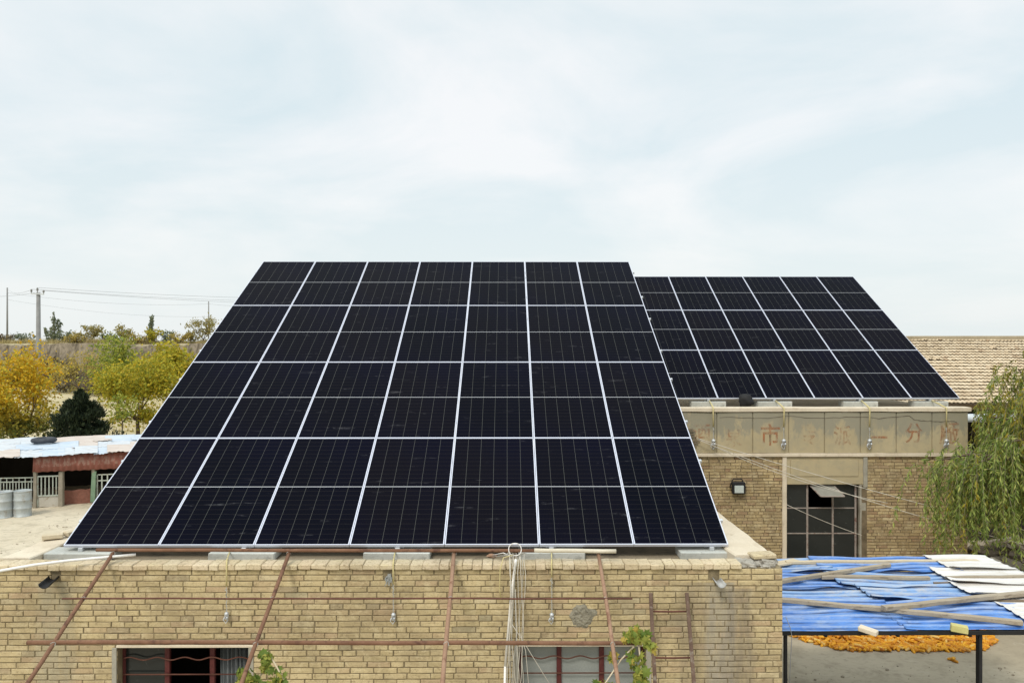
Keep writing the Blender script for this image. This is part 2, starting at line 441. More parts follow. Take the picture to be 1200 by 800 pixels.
# ------------------------------------------------------------------ ground
def cliff(x): return 103 + 3.5*noise.noise(Vector((x*.045, 3.1, 0))) + 1.3*noise.noise(Vector((x*.21, 9.1, 0)))
def hgt(x, y):
    c = cliff(x); h = 0.0
    if y > 78:
        s = min(1, (y-78)/18); h += .35*s*s*(3-2*s) * (1+.4*noise.noise(Vector((x*.15, y*.15, 5))))
    s = max(0, min(1, (y-(c-10))/1.6)); h += .55*s*(1+.6*noise.noise(Vector((x*.3, 2, 7))))
    s = max(0, min(1, (y-c)/1.4)); s = s**.8
    h = h*(1-s) + s*(5.72 + .22*noise.noise(Vector((x*.12, y*.1, 1))))
    if 0 < s < 1 or (y > c-10 and y < c): h += (.5 if s == 0 else .9*(1-s)+.1)*noise.noise(Vector((x*.7, y*.5, 2)))
    if y > 78: h += .10*noise.noise(Vector((x*.8, y*.5, 4)))
    if y > 130: h = h - (h-5.7)*min(1, (y-130)/60)
    return h
def axis(segs):
    out = []
    for a, b, n in segs: out += [a+(b-a)*i/n for i in range(n)]
    return out + [segs[-1][1]]
xs = axis([(-3000, -400, 5), (-400, -110, 8), (-110, -12, 130), (-12, 60, 24), (60, 400, 8), (400, 3000, 5)])
ys = axis([(-300, 0, 6), (0, 78, 14), (78, 92, 10), (92, 114, 40), (114, 135, 12), (135, 400, 8), (400, 3000, 6), (3000, 6000, 2)])
g = MB()
g.add([(x, y, hgt(x, y)) for y in ys for x in xs],
      [(j*len(xs)+i, j*len(xs)+i+1, (j+1)*len(xs)+i+1, (j+1)*len(xs)+i) for j in range(len(ys)-1) for i in range(len(xs)-1)])
def ground_mat():
    t = NT('dry_loess'); v = t.pos()
    a = t.noise(v, .09, 6, .6, .4); b = t.noise(v, 1.3, 6, .65); c = t.noise(v, .35, 5, .6)
    col = t.mix(t.ramp(a, [(.35, 0.0), (.65, 1.0)]), (.43,.36,.22), (.52,.45,.29))
    col = t.mix(t.math('MULTIPLY', t.ramp(c, [(.45, 0.0), (.62, 1.0)]), .6), col, (.34,.30,.15))
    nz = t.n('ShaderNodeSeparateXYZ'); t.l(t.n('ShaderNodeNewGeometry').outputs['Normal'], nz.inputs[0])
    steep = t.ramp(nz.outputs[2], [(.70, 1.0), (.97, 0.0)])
    face = t.mix(t.ramp(t.noise(t.mapped(v, (1.6,1,.7)), .9, 8, .75, .6), [(.38, 0.0), (.60, 1.0)]), (.085,.07,.05), (.265,.22,.16))  # stretched noise; its dark streaks paint the vertical shadows of the bank face
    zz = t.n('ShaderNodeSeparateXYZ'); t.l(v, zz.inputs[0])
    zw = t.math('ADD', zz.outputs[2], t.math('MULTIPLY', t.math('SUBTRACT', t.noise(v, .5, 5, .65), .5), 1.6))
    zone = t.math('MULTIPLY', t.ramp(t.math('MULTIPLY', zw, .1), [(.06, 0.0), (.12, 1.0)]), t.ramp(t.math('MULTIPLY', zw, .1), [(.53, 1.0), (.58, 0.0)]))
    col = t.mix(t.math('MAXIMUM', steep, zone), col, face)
    t.bump(b, .6, .06)
    return t.set(col, .95, 0, .05)
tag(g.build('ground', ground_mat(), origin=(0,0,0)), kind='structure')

def yard_mat():
    t = NT('yard_concrete'); v = t.pos()
    a = t.noise(v, .22, 6, .6, .5); b = t.noise(v, 2.2, 7, .68, .4); c = t.noise(v, 30, 4, .6)
    s = t.n('ShaderNodeSeparateXYZ'); t.l(v, s.inputs[0])
    west = t.ramp(t.math('MULTIPLY', t.math('ADD', s.outputs[0], 6.0), .1), [(.0, 1.0), (.6, 0.0)])
    east = t.mix(t.ramp(a, [(.35, 0.0), (.65, 1.0)]), (.36,.31,.225), (.46,.40,.30))
    wcol = t.mix(t.ramp(a, [(.35, 0.0), (.65, 1.0)]), (.50,.43,.31), (.58,.51,.39))
    col = t.mix(west, east, wcol)
    col = t.mix(t.math('MULTIPLY', t.ramp(b, [(.50, 0.0), (.66, 1.0)]), .5), col, (.25,.215,.155))
    col = t.mix(t.math('MULTIPLY', t.ramp(b, [(.30, 1.0), (.42, 0.0)]), .4), col, (.56,.50,.40))
    d_ = t.noise(t.mapped(v, (1, 1.6, 1)), 6.5, 7, .72, .3); col = t.mix(t.math('MULTIPLY', t.ramp(d_, [(.34, 1.0), (.47, 0.0)]), .45), col, (.22,.195,.15))
    t.bump(t.math('ADD', b, t.math('MULTIPLY', c, .5)), .35, .02)
    return t.set(col, .93, 0, .1)
cy_ = MB(); cy_.add([(-45, -30, .004), (40, -30, .004), (40, 30.5, .004), (14, 31.5, .004), (-12, 33, .004), (-30, 40, .004), (-45, 41, .004)], [tuple(range(7))])
tag(cy_.build('courtyard', yard_mat(), origin=(0,0,0)), kind='structure')

m = MB(); rnd = random.Random(55)
for k in range(1500):
    if rnd.random() < .6: x, y = rnd.uniform(-15, -6.2), rnd.uniform(17, 30)
    else: x, y = rnd.uniform(3.6, 13), rnd.uniform(10, 15.2)
    r_ = .007+.022*rnd.random()**4
    m.lump((x, y, .004+r_*.3), r_*1.3, (1.2, 1, .7), .5, 3, 5, k, 2)
tag(m.build('gravel', mottled('loose_stones', (.22,.19,.14), (.42,.36,.27), 3, .95, .3, 40, .1), origin=(0, 15, 0)), 'loose stones and crumbs of clay scattered over the yard', 'gravel', kind='stuff')
# ------------------------------------------------------------------ brick laying
def lay(mb, s0, s1, z0, z1, mp, holes=(), course=.0635, full=.24, half=.115, joint=.012, jit=.0035, depth=.02, seed=1):
    rnd = random.Random(seed); n = int((z1-z0)/course)
    for k in range(n):
        zb = z1-(k+1)*course + joint*.5; zt = zb+course-joint
        spans = [(s0, s1)]
        for (a, b, c, d) in holes:
            if zt > c+.01 and zb < d-.01:
                nw = []
                for (p, q) in spans:
                    if b <= p or a >= q: nw.append((p, q)); continue
                    if a > p: nw.append((p, a))
                    if b < q: nw.append((b, q))
                spans = nw
        pat = rnd.choice(('s', 's', 'ss', 'sh', 'ssh', 'sssh')); off = rnd.uniform(0, full)
        for (p, q) in spans:
            x = p - off*(1 if p == s0 else rnd.random()); i = rnd.randrange(3)
            while x < q:
                L = (full if pat[i % len(pat)] == 's' else half)*rnd.uniform(.97, 1.03); i += 1
                a, b = max(x, p), min(x+L, q); x += L+joint*rnd.uniform(.6, 1.5)
                if b-a < .03: continue
                j = lambda m=1.0: rnd.uniform(-jit, jit)*m
                pr = rnd.uniform(-.004, .004) - (.003 if rnd.random() < .05 else 0)
                ring = [(a+j(), zb+j()), ((a+b)/2+j(8), zb+j(1.5)), (b+j(), zb+j()), (b+j(.8), (zb+zt)/2+j()),
                        (b+j(), zt+j()), ((a+b)/2+j(8), zt+j(1.5)), (a+j(), zt+j()), (a+j(.8), (zb+zt)/2+j())]
                cm, cz_ = (a+b)/2, (zb+zt)/2
                tilt = rnd.uniform(-.003, .003)
                vs = []
                for (s, z) in ring:
                    ds = .005 if s < cm else -.005; dz = .005 if z < cz_ else -.005
                    vs.append(mp(s+ds, z+dz, pr+tilt*(1 if s < cm else -1)))
                for (s, z) in ring: vs.append(mp(s, z, pr-.005))
                for (s, z) in ring: vs.append(mp(s, z, -depth))
                mb.add(vs, [tuple(range(8))] + [(i0+8, (i0+1) % 8+8, (i0+1) % 8, i0) for i0 in range(8)]
                           + [(i0+16, (i0+1) % 8+16, (i0+1) % 8+8, i0+8) for i0 in range(8)])

def wall_boxes(mb, s0, s1, z0, z1, t0, t1, holes, axis_='x'):
    """solid wall with rectangular openings, as butted boxes"""
    cuts = sorted({s0, s1, *[h[0] for h in holes], *[h[1] for h in holes]})
    for a, b in zip(cuts[:-1], cuts[1:]):
        hs = [h for h in holes if h[0] <= a+1e-6 and h[1] >= b-1e-6]
        segs = [(z0, z1)]
        if hs: segs = [(z0, hs[0][2]), (hs[0][3], z1)]
        for (p, q) in segs:
            if q-p < 1e-4: continue
            if axis_ == 'x': mb.box(a, b, t0, t1, p, q)
            else: mb.box(t0, t1, a, b, p, q)

# ================================================================== FRONT BUILDING
YW = 9.30; XL, XR = -5.92, at(917, 700, YW).x; ZT = CZ-2.575; YB = 18.15      # wall face, sides, underside of coping
w1 = (at(137, 700, YW).x, at(291, 700, YW).x, 1.15, at(0, 758.5, YW).z)
w2 = (at(608, 700, YW).x, at(757, 700, YW).x, 1.15, at(0, 758.0, YW).z)
fb = empty('brick_house', ((XL+XR)/2, YW, 0), 'near flat-roofed house of yellow brick carrying the larger solar array', 'house')
m = MB(); HO = [w1, w2]
wall_boxes(m, XL, XR, 0, ZT, YW+.010, YW+.24, HO)
wall_boxes(m, YW+.24, YB-.24, 0, ZT, XR-.24, XR-.012, [], 'y')
wall_boxes(m, YW+.24, YB-.24, 0, ZT, XL+.012, XL+.24, [], 'y')
wall_boxes(m, XL, XR, 0, ZT, YB-.24, YB, [])
wall = m.build('wall', M['mortar'], fb)
spouts_z = CZ-2.66
nich = [(at(449, 0, YW).x, at(459.5, 0, YW).x, at(0, 681, YW).z, at(0, 668, YW).z), (at(60, 0, YW).x, at(71, 0, YW).x, at(0, 678, YW).z, at(0, 668.5, YW).z),
        (at(830, 0, YW).x, at(843, 0, YW).x, at(0, 678, YW).z, at(0, 670, YW).z)]
m = MB()
lay(m, XL, XR, 0, ZT, lambda s, z, o: (s, YW-o, z), HO+nich, course=.0655, joint=.0100, jit=.0022, full=.25, half=.14, seed=3)
lay(m, YW+.015, YB, 0, ZT, lambda s, z, o: (XR+o-.002, s, z), course=.0655, joint=.0100, jit=.0022, full=.25, half=.14, seed=4)
m.build('brickwork', M['brick_near'], wall)
m = MB()
m.box(XL+.24, XR-.24, YW+.24, YB-.24, ZT-.16, ZT-.13)
m.box(XL+.24, XR-.24, YW+.24, YB-.24, ZT-.13, ZT-.06)
roof = m.build('roof', M['roof_dirt_shade'], fb)
# coping of brick headers along the front, broken off at the right corner
m = MB(); x = XL-.03; XC = at(863, 655, 9.28).x; rnd = random.Random(9)
while x < XC:
    L = rnd.uniform(.105, .20); 
    m.cbox((x+L/2, YW+.085+rnd.uniform(-.006, .006), ZT+.031+rnd.uniform(-.003, .003)), (Vector((1, rnd.uniform(-.02,.02), rnd.uniform(-.012,.012))).normalized(), Vector((0,1,0)), Vector((0,0,1))),
           (L/2-.001, .118, .031+rnd.uniform(-.002,.003)), .008, .004)
    x += L+.001
m.build('coping', M['coping'], fb)
m = MB()
m.rbox(XL, XC-.02, YW+.205, YW+.29, ZT-.06, ZT+.02, .015)
m.build('inner_kerb', M['roof_dirt_shade'], fb)
# side parapets
XP = at(868, 655, 9.6).x
m = MB(); m.plank((XR-.225, 9.62, ZT-.01), (XR-.225, YB+.02, ZT-.01), .47, .155, 26, .008); m.build('side_parapet', M['parapet_cement'], fb)
m = MB(); m.plank((XL+.16, 9.63, ZT-.02), (XL+.16, YB+.02, ZT-.02), .36, .12, 26, .010); m.build('side_parapet', M['parapet_cement'], fb)
m = MB(); m.plank((XL+.05, YB-.1, ZT-.01), (XR-.05, YB-.1, ZT-.01), .24, .14, 20, .008); m.build('rear_parapet', M['parapet_cement'], fb)
# rubble where the coping is gone
m = MB(); rnd = random.Random(5)
for k in range(60):
    x = rnd.uniform(XC+.02, XR-.03); y = rnd.uniform(YW+.03, YW+.30); r = rnd.uniform(.018, .05)
    m.lump((x, y, ZT+.006+rnd.uniform(0, .02)*(1-abs(y-YW-.15)/.2)), r, (1.25, 1, .75), .55, 5, 8, k, 2.2)
for k in range(5):
    x = rnd.uniform(XC+.05, XR-.1); a = rnd.uniform(0, 3)
    m.cbox((x, YW+.1+rnd.uniform(-.03, .15), ZT+.03), (Vector((math.cos(a), math.sin(a), .1)).normalized(), Vector((-math.sin(a), math.cos(a), 0)), Vector((-.1,0,1)).normalized()), (.06, .045, .022), .008, .006)
m.build('broken_corner', M['rubble'], fb)
m = MB(); m.cbox((XR-.14, YW+.30, ZT+.075), (Vector((1,.1,.02)).normalized(), Vector((-.1,1,0)).normalized(), Vector((0,0,1))), (.14, .1, .027), .012, .004); m.build('coping_remnant', M['coping'], fb)
# mortar patch on the wall
pc = at(683, 721, YW); m = MB(); vs = []; fs = []; NR, NS = 7, 40
for i in range(NR+1):
    for k in range(NS):
        a = 2*math.pi*k/NS; rr = .135*(1+.30*noise.noise(Vector((math.cos(a)*1.8, math.sin(a)*1.8, 2.2)))+.09*noise.noise(Vector((math.cos(a)*6, math.sin(a)*6, 5))))*(i/NR)
        x, z = pc.x+rr*math.cos(a)*1.04, pc.z+rr*math.sin(a)*.95
        b = .018*(1-(i/NR)**4) + .014*noise.noise(Vector((x*38, z*38, 3)))*(1-(i/NR)**6)
        vs.append((x, YW+.006-b-.004, z))
for i in range(NR):
    for k in range(NS):
        a0 = i*NS+k; a1 = i*NS+(k+1) % NS; fs.append((a0, a0+NS, a1+NS, a1))
m.add(vs, fs); m.build('mortar_patch', M['patch'], fb)
# windows
def front_window(wd, cols, papered, lab):
    x0, x1, z0, z1 = wd; yi = YW+.13
    m = MB()
    m.rbox(x0-.005, x1+.075, YW-.012, YW+.10, z1-.002, z1+.026, .004)
    win = m.build('window', M['parapet_cement'], fb); win['label'] = lab
    m = MB(); m.rbox(x0-.055, x0-.002, YW-.010, YW+.2, z0, z1-.004, .004); m.rbox(x1+.002, x1+.060, YW-.010, YW+.2, z0, z1-.004, .004)
    m.rbox(x0-.08, x1+.08, YW-.05, YW+.2, z0-.07, z0-.002, .006)
    m.build('surround', M['cement_jamb'], win)
    m = MB(); e = .022
    m.rbox(x0+.002, x0+e*1.6, yi, yi+.04, z0, z1-.003, .003); m.rbox(x1-e*1.6, x1-.002, yi, yi+.04, z0, z1-.003, .003)
    m.rbox(x0+e*1.6, x1-e*1.6, yi, yi+.04, z0, z0+.04, .003)
    for c in cols: m.rbox(c-.028, c+.028, yi-.008, yi+.045, z0+.04, z1-.003, .004)
    m.build('frame', M['red_paint'], win)
    m = MB()
    L = x1-x0
    for (zz, amp) in ((z1-.165, .016), (z1-.86, .016)):
        m.tube([(x0+.02+(L-.04)*i/80, yi-.03, zz+amp*math.sin(i/80*2*math.pi*4.6)) for i in range(81)], .0075, 6)
    for zz in (z1-.345, z1-.63, z1-1.05): m.tube([(x0+.02, yi-.03, zz), (x1-.02, yi-.03, zz)], .0075, 6)
    m.build('security_bar', M['rust_dark'], win, True)
    m = MB(); m.box(x0+.03, x1-.03, yi+.02, yi+.026, z0+.03, z1-.004)
    if papered: m.build('pane', M['glass_paper'], win)
    else:
        m = MB(); m.box(x0+.03, cols[0]-.028, yi+.02, yi+.026, z0+.03, z1-.004); m.build('pane', M['glass'], win)
        m = MB(); n = 60; vs = []; fs = []
        for i in range(n+1):
            xx = cols[1]+.06+(x1-cols[1]-.09)*i/n; yy = yi+.10+.022*math.sin(i*.78)+.008*math.sin(i*1.9)
            vs += [(xx, yy, z0+.1), (xx, yy, z1-.01)]
        fs = [(2*i, 2*i+2, 2*i+3, 2*i+1) for i in range(n)]
        m.add(vs, fs); m.build('curtain', M['curtain'], win, True, solid=.003)
M['cement_jamb'] = mottled('grey_cement_jamb', (.27,.25,.20), (.35,.33,.27), 4, .95, .4, 50, .1, world=True)
M['curtain'] = mottled('grey_curtain', (.12,.13,.13), (.17,.18,.18), 3, .9, .1, 60, .1)
front_window(w1, (at(190.5, 0, YW).x, at(244, 0, YW).x), False, 'dark window with red steel frame and a grey curtain')
front_window(w2, (at(656, 0, YW).x, at(706.5, 0, YW).x), True, 'window papered grey behind its red steel frame')
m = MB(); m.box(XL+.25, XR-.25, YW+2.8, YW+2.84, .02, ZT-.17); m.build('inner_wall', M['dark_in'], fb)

# ================================================================== SOLAR ARRAYS
PW, PL, PWp, PLp = 1.147, 2.293, 1.154, 2.299
def panel_proto():
    lip, th = .0125, .035
    m = MB(); hw = PW/2-lip; 
    m.add([(-hw, lip, -.004), (hw, lip, -.004), (hw, PL-lip, -.004), (-hw, PL-lip, -.004)], [(0,1,2,3)])
    g_ = m.build('solar_panel', M['cells'], None, origin=(0,0,0), uv=[(0,0),(1,0),(1,1),(0,1)])
    m = MB()
    m.box(-PW/2, PW/2, 0, lip, -th, 0); m.box(-PW/2, PW/2, PL-lip, PL, -th, 0)
    m.box(-PW/2, -PW/2+lip, lip, PL-lip, -th, 0); m.box(PW/2-lip, PW/2, lip, PL-lip, -th, 0)
    f_ = m.build('frame', M['alu'], None, origin=(0,0,0)); f_.parent = g_
    m = MB(); m.add([(-hw, lip, -.010), (hw, lip, -.010), (hw, PL-lip, -.010), (-hw, PL-lip, -.010)], [(3,2,1,0)])
    b_ = m.build('backsheet', M['pvc'], None, origin=(0,0,0)); b_.parent = g_
    return g_
def array(nc, nr, xr, y0, z0, tilt, zroof, label, postx, first=None, bh=.14):
    """xr: right lower corner; rows climb away from the camera"""
    ct, st = math.cos(tilt), math.sin(tilt)
    W, L = nc*PWp, nr*PLp; xc = xr-W/2
    root = empty('solar_array', (xc, y0, zroof), label, 'solar array')
    def P(s, r, n): return Vector((xc+s, y0+r*ct-n*st, z0+r*st+n*ct))
    proto = first
    for r in range(nr):
        for c in range(nc):
            if proto is None:
                proto = o = panel_proto(); o.parent = root
            else:
                o = proto.copy(); COL.objects.link(o); o.parent = root
                for ch in [q for q in ALL() if q.parent == proto]:
                    d = ch.copy(); COL.objects.link(d); d.parent = o
            o.location = P(-W/2+PWp*(c+.5), r*PLp, 0) - Vector(root.location)
            o.rotation_euler = (tilt, 0, 0)
    def ob(name, p, q, wd, ht, up=(0,0,1)):
        mm = MB(); mm.bar(p, q, wd, ht, up); return mm.build(name, M['galv'], root)
    nrm = (0, -st, ct)
    for r in range(nr):
        for fr in (.22, .78):
            rr = (r+fr)*PLp; ob('purlin', P(-W/2-.05, rr, -.06), P(W/2+.05, rr, -.06), .041, .045, nrm)
    for px in postx:
        s = px-xc
        ob('rafter', P(s, .10, -.11), P(s, L-.2, -.11), .045, .05, nrm)
        for fr in (.012, .34, .67, .96):
            a = P(s, L*fr+.02, -.13)
            if fr == .012:
                a = P(s, .14, -.10)
                ob('leg', a, (a.x, a.y, zroof+bh), .045, .05, (0,1,0))
                mm = MB(); mm.rbox(a.x-.06, a.x+.06, a.y-.05, a.y+.05, zroof+bh+.001, zroof+bh+.009, .002); mm.build('foot_plate', M['galv'], root)
                mm = MB(); mm.rbox(a.x-.028, a.x+.028, y0-.005, y0+.055, z0-.078, z0-.036, .004); mm.build('clamp', M['galv'], root)
            else: ob('leg', a, (a.x, a.y, zroof+bh+.002), .045, .05, (0,1,0))
        a = P(s, L*.67, -.13); b = P(s, L*.96+.02, -.13)
        ob('brace', (a.x+.03, a.y, a.z-.1), (b.x+.03, b.y, zroof+.5), .03, .03)
    a0, a1 = P(postx[0]-xc, L*.95, -.2), P(postx[-1]-xc, L*.95, -.2)
    ob('cross_beam', a0, a1, .04, .04)
    for i in range(len(postx)-1):
        p, q = P(postx[i]-xc, L*.96, 0), P(postx[i+1]-xc, L*.96, 0)
        ob('brace', (p.x, p.y+.05, p.z-.25), (q.x, q.y+.05, zroof+.35), .03, .03)
    return root, proto
Z1 = CZ-2.465
ZR1 = ZT-.06
posts1 = [at(q, 640, 10.0).x for q in (95, 286, 466, 646, 834)]
arr1, proto = array(7, 4, 2.701, 9.979, Z1, .478, ZR1, 'larger solar array of four rows of seven panels on the near roof', posts1, None, .092)
Z2 = CZ-1.345
YW2 = 18.75; ZT2 = at(0, 477.5, YW2).z; ZR2 = ZT2-.06
posts2 = [at(q, 470, 19.6).x for q in (735, 829, 906, 1006, 1088)]
arr2, _ = array(7, 3, 10.789, 19.485, Z2, .510, ZR2, 'smaller solar array of three rows of panels on the far brick building', posts2, proto)

# footing blocks
bp = None
def block(x, y, zr, label, hx=.40, hy=.16, group='concrete footing blocks under the solar arrays', hz=.07):
    global bp
    if bp is None:
        m = MB(); m.cbox((0,0,.07), (Vector((1,0,0)),Vector((0,1,0)),Vector((0,0,1))), (.40, .16, .07), .012, .004)
        bp = o = m.build('concrete_block', M['block'], origin=(0,0,0))
    else:
        o = bp.copy(); COL.objects.link(o)
    o.location = (x, y, zr); o.scale = (hx/.4, hy/.16, hz/.07)
    o.rotation_euler = (0, 0, random.uniform(-.02, .02))
    tag(o, label, 'block', group)
labs = ['pale footing block at the left corner of the larger solar array', 'second concrete footing block from the left along the near roof edge',
        'concrete footing block in the middle of the near roof edge', 'concrete footing block behind the tangle of white cables on the near roof edge',
        'concrete footing block beside the broken right corner of the near roof']
for x, l in zip(posts1, labs):
    block(x, 9.979+.08, ZR1, l, .40, .17, hz=.046); block(x, 9.979+8.7*math.cos(.478)-.25, ZR1, 'footing block under the tall rear legs of the larger solar array', group='rear footing blocks', hz=.046)
labs2 = ['footing block at the hidden left end of the smaller solar array', 'leftmost footing block in view on the far building, beside the black bag',
         'second footing block in view from the left on the far building parapet', 'third footing block from the left on the far building parapet, past its middle', 'footing block at the right corner of the far building roof']
for x, l in zip(posts2, labs2):
    block(x, 19.62, ZR2, l, .41, .16); block(x, 19.485+6.6*math.cos(.51)-.1, ZR2, 'footing block under the rear legs of the smaller solar array', group='rear footing blocks')

# ================================================================== FAR BUILDING
X2L, X2R = 2.1, at(1134, 500, YW2).x; YB2 = 26.0
zb_pan, zt_pan = at(0, 531.5, YW2).z, at(0, 483.5, YW2).z
zl = at(0, 535.6, YW2).z
f2 = empty('workshop_building', ((X2L+X2R)/2, YW2, 0), 'tan brick factory building with faded red characters on its parapet', 'building')
wx0, wx1, wz1 = at(922, 0, YW2).x, at(1010, 0, YW2).x, at(0, 568.6, YW2).z
wz0 = .45
HO2 = [(wx0, wx1, wz0, wz1)]
m = MB()
wall_boxes(m, X2L, X2R, 0, zb_pan, YW2+.009, YW2+.3, HO2)
wall_boxes(m, YW2+.3, YB2, 0, ZT2-.12, X2R-.3, X2R-.012, [], 'y'); wall_boxes(m, YW2+.3, YB2, 0, ZT2-.12, X2L+.012, X2L+.3, [], 'y')
wall_boxes(m, X2L+.3, X2R-.3, 0, ZT2-.12, YB2-.3, YB2, [])
wall2 = m.build('wall', M['mortar_far'], f2)
m = MB()
px0, px1 = at(916.6, 0, YW2).x, at(1016, 0, YW2).x
lay(m, X2L, X2R, 0, zl, lambda s, z, o: (s, YW2-o, z), [(px0, px1, zl-.72, zl+1), (px0, px1, 0, zl)], course=.0700, full=.235, half=.11, joint=.011, jit=.0025, seed=11)
lay(m, YW2+.015, YB2, 0, zl, lambda s, z, o: (X2R+o-.002, s, z), course=.0715, joint=.014, seed=12)
m.build('brickwork', M['brick_far'], wall2)
def plaster_mat():
    t = NT('stained_cement_render'); v = t.pos()
    a = t.noise(v, .9, 6, .6, .4); b = t.noise(v, 5.0, 6, .65, .5)
    col = t.mix(t.ramp(a, [(.35, 0.0), (.65, 1.0)]), (.36,.30,.185), (.43,.36,.225))
    col = t.mix(t.math('MULTIPLY', t.ramp(b, [(.45, 0.0), (.65, 1.0)]), .5), col, (.30,.27,.19))
    s = t.n('ShaderNodeSeparateXYZ'); t.l(v, s.inputs[0])
    # damp washed down from the top of the parapet, in uneven tongues
    run = t.noise(t.mapped(v, (1.6, 1, .7)), 1.7, 6, .68, .5)
    dz = t.math('SUBTRACT', zt_pan, s.outputs[2])
    damp = t.ramp(t.math('SUBTRACT', t.math('MULTIPLY', run, 1.9), t.math('ADD', t.math('MULTIPLY', dz, .95), .46)), [(.02, 0.0), (.20, 1.0)])
    col = t.mix(t.math('MULTIPLY', damp, .75), col, (.235,.225,.175))
    col = t.mix(t.math('MULTIPLY', t.ramp(t.noise(t.mapped(v, (3,1,.6), (4,0,2)), 1.2, 5, .6), [(.6, 0.0), (.72, 1.0)]), .6), col, (.46,.36,.22))
    c = t.noise(v, 50, 4, .6)
    t.bump(t.math('ADD', b, t.math('MULTIPLY', c, .4)), .3, .01)
    return t.set(col, .93, 0, .1)
M['render'] = plaster_mat()
M['groove'] = NT('groove_shadow_gap').set((.10,.08,.055), .95)
# parapet: separate cast panels with open joints
m = MB(); pitch = at(1050.8, 0, YW2).x-at(1008.8, 0, YW2).x; xg = at(1134, 0, YW2).x
m.box(X2L, X2R, YW2+.02, YW2+.24, zb_pan, zt_pan)
xr_ = xg
while xr_ > X2L:
    m.rbox(max(X2L, xr_-pitch+.011), xr_-.011 if xr_ < xg-.01 else xr_+.002, YW2-.008, YW2+.021, zb_pan+.004, zt_pan-.002, .006)
    xr_ -= pitch
par = m.build('parapet', M['render'], f2)
m = MB(); m.box(X2R-.24, X2R+.002, YW2+.24, YB2, ZT2-.55, ZT2-.11); m.box(X2L, X2L+.24, YW2+.24, YB2, ZT2-.55, ZT2-.11); m.build('side_parapet', M['render'], f2)
m = MB(); m.plank((X2L-.02, YW2+.115, ZT2-.055), (X2R+.07, YW2+.115, ZT2-.055), .31, .10, 30, .004); m.build('coping', M['parapet_cement'], f2)
m = MB(); m.plank((X2L-.01, YW2+.03, (zb_pan+zl)/2), (X2R+.05, YW2+.03, (zb_pan+zl)/2), .17, (zb_pan-zl)*1.0, 24, .003); m.build('ledge', M['render_light'] if 'render_light' in M else M['parapet_cement'], f2)
m = MB(); m.box(X2L+.24, X2R-.24, YW2+.24, YB2-.02, ZT2-.16, ZT2-.06); m.build('roof', M['cement'], f2)
# crack across the parapet
m = MB(); cp = [(843, 489), (870, 489), (900, 490), (925, 487), (950, 490), (985, 489), (1010, 488), (1030, 490), (1052, 488), (1066, 487), (1070, 491), (1080, 493), (1090, 493), (1102, 494), (1118, 493), (1122, 496)]
pts = []
for i in range(len(cp)-1):
    for k in range(4):
        f_ = k/4; pts.append(at(cp[i][0]*(1-f_)+cp[i+1][0]*f_+random.uniform(-.6,.6), cp[i][1]*(1-f_)+cp[i+1][1]*f_+random.uniform(-.5,.5), YW2-.010))
m.tube(pts, [.004+.005*random.random()*(.4+i/len(pts)) for i in range(len(pts))], 4); m.build('crack', M['groove'], par)
# painted characters
def faded(name, amt, seed):
    t = NT(name); v = t.pos()
    n_ = t.ramp(t.noise(t.mapped(v, (1,1,.7), (seed, 0, 0)), 7.0, 6, .7, .5), [(.34+.18*(1-amt), 0.0), (.62+.1*(1-amt), 1.0)])
    t.set((.40,.165,.075), .95, 0, .05)
    tr = t.n('ShaderNodeBsdfTransparent'); mxs = t.n('ShaderNodeMixShader')
    t.l(t.math('MULTIPLY', n_, .22+.55*amt), mxs.inputs[0]); t.l(tr.outputs[0], mxs.inputs[1]); t.l(t.b.outputs[0], mxs.inputs[2]); t.l(mxs.outputs[0], t.out.inputs['Surface'])
    return t.m
CH = [('\u9152', 822, 507.5, 22, .55), ('\u6cc9', 860.5, 512, 22, .35), ('\u5e02', 902.7, 509, 24, .95), ('\u4e13', 947, 509, 22, .3),
      ('\u6d3e', 987.5, 510, 22, .55), ('\u4e00', 1030.5, 512, 20, .9), ('\u5206', 1071, 507, 22, .95), ('\u53b0', 1112.5, 508, 25, .8)]
dg = None
for i, (chx, px, py, sz, amt) in enumerate(CH):
    cu = bpy.data.curves.new('painted_character', 'FONT'); cu.body = chx; cu.size = 1.0; cu.align_x = 'LEFT'; cu.offset = .012
    to = bpy.data.objects.new('painted_character', cu); COL.objects.link(to)
    bpy.context.view_layer.update()
    me = bpy.data.meshes.new_from_object(to.evaluated_get(bpy.context.evaluated_depsgraph_get()))
    bpy.data.objects.remove(to)
    if len(me.vertices) == 0: continue
    xs_ = [v.co.x for v in me.vertices]; ys_ = [v.co.y for v in me.vertices]
    mw, mh = max(xs_)-min(xs_), max(ys_)-min(ys_); cxx, cyy = (max(xs_)+min(xs_))/2, (max(ys_)+min(ys_))/2
    s_ = sz/51.3/max(mw, mh); c_ = at(px, py, YW2-.012)-wloc(par)
    for v in me.vertices:
        q = ((v.co.x-cxx)*s_*.95, (v.co.y-cyy)*s_*1.08)
        v.co = (c_.x+q[0], c_.y, c_.z+q[1])
    me.materials.clear(); me.materials.append(faded('faded_red_paint', amt, i*3.7))
    o = bpy.data.objects.new('painted_character', me); COL.objects.link(o); o.parent = par
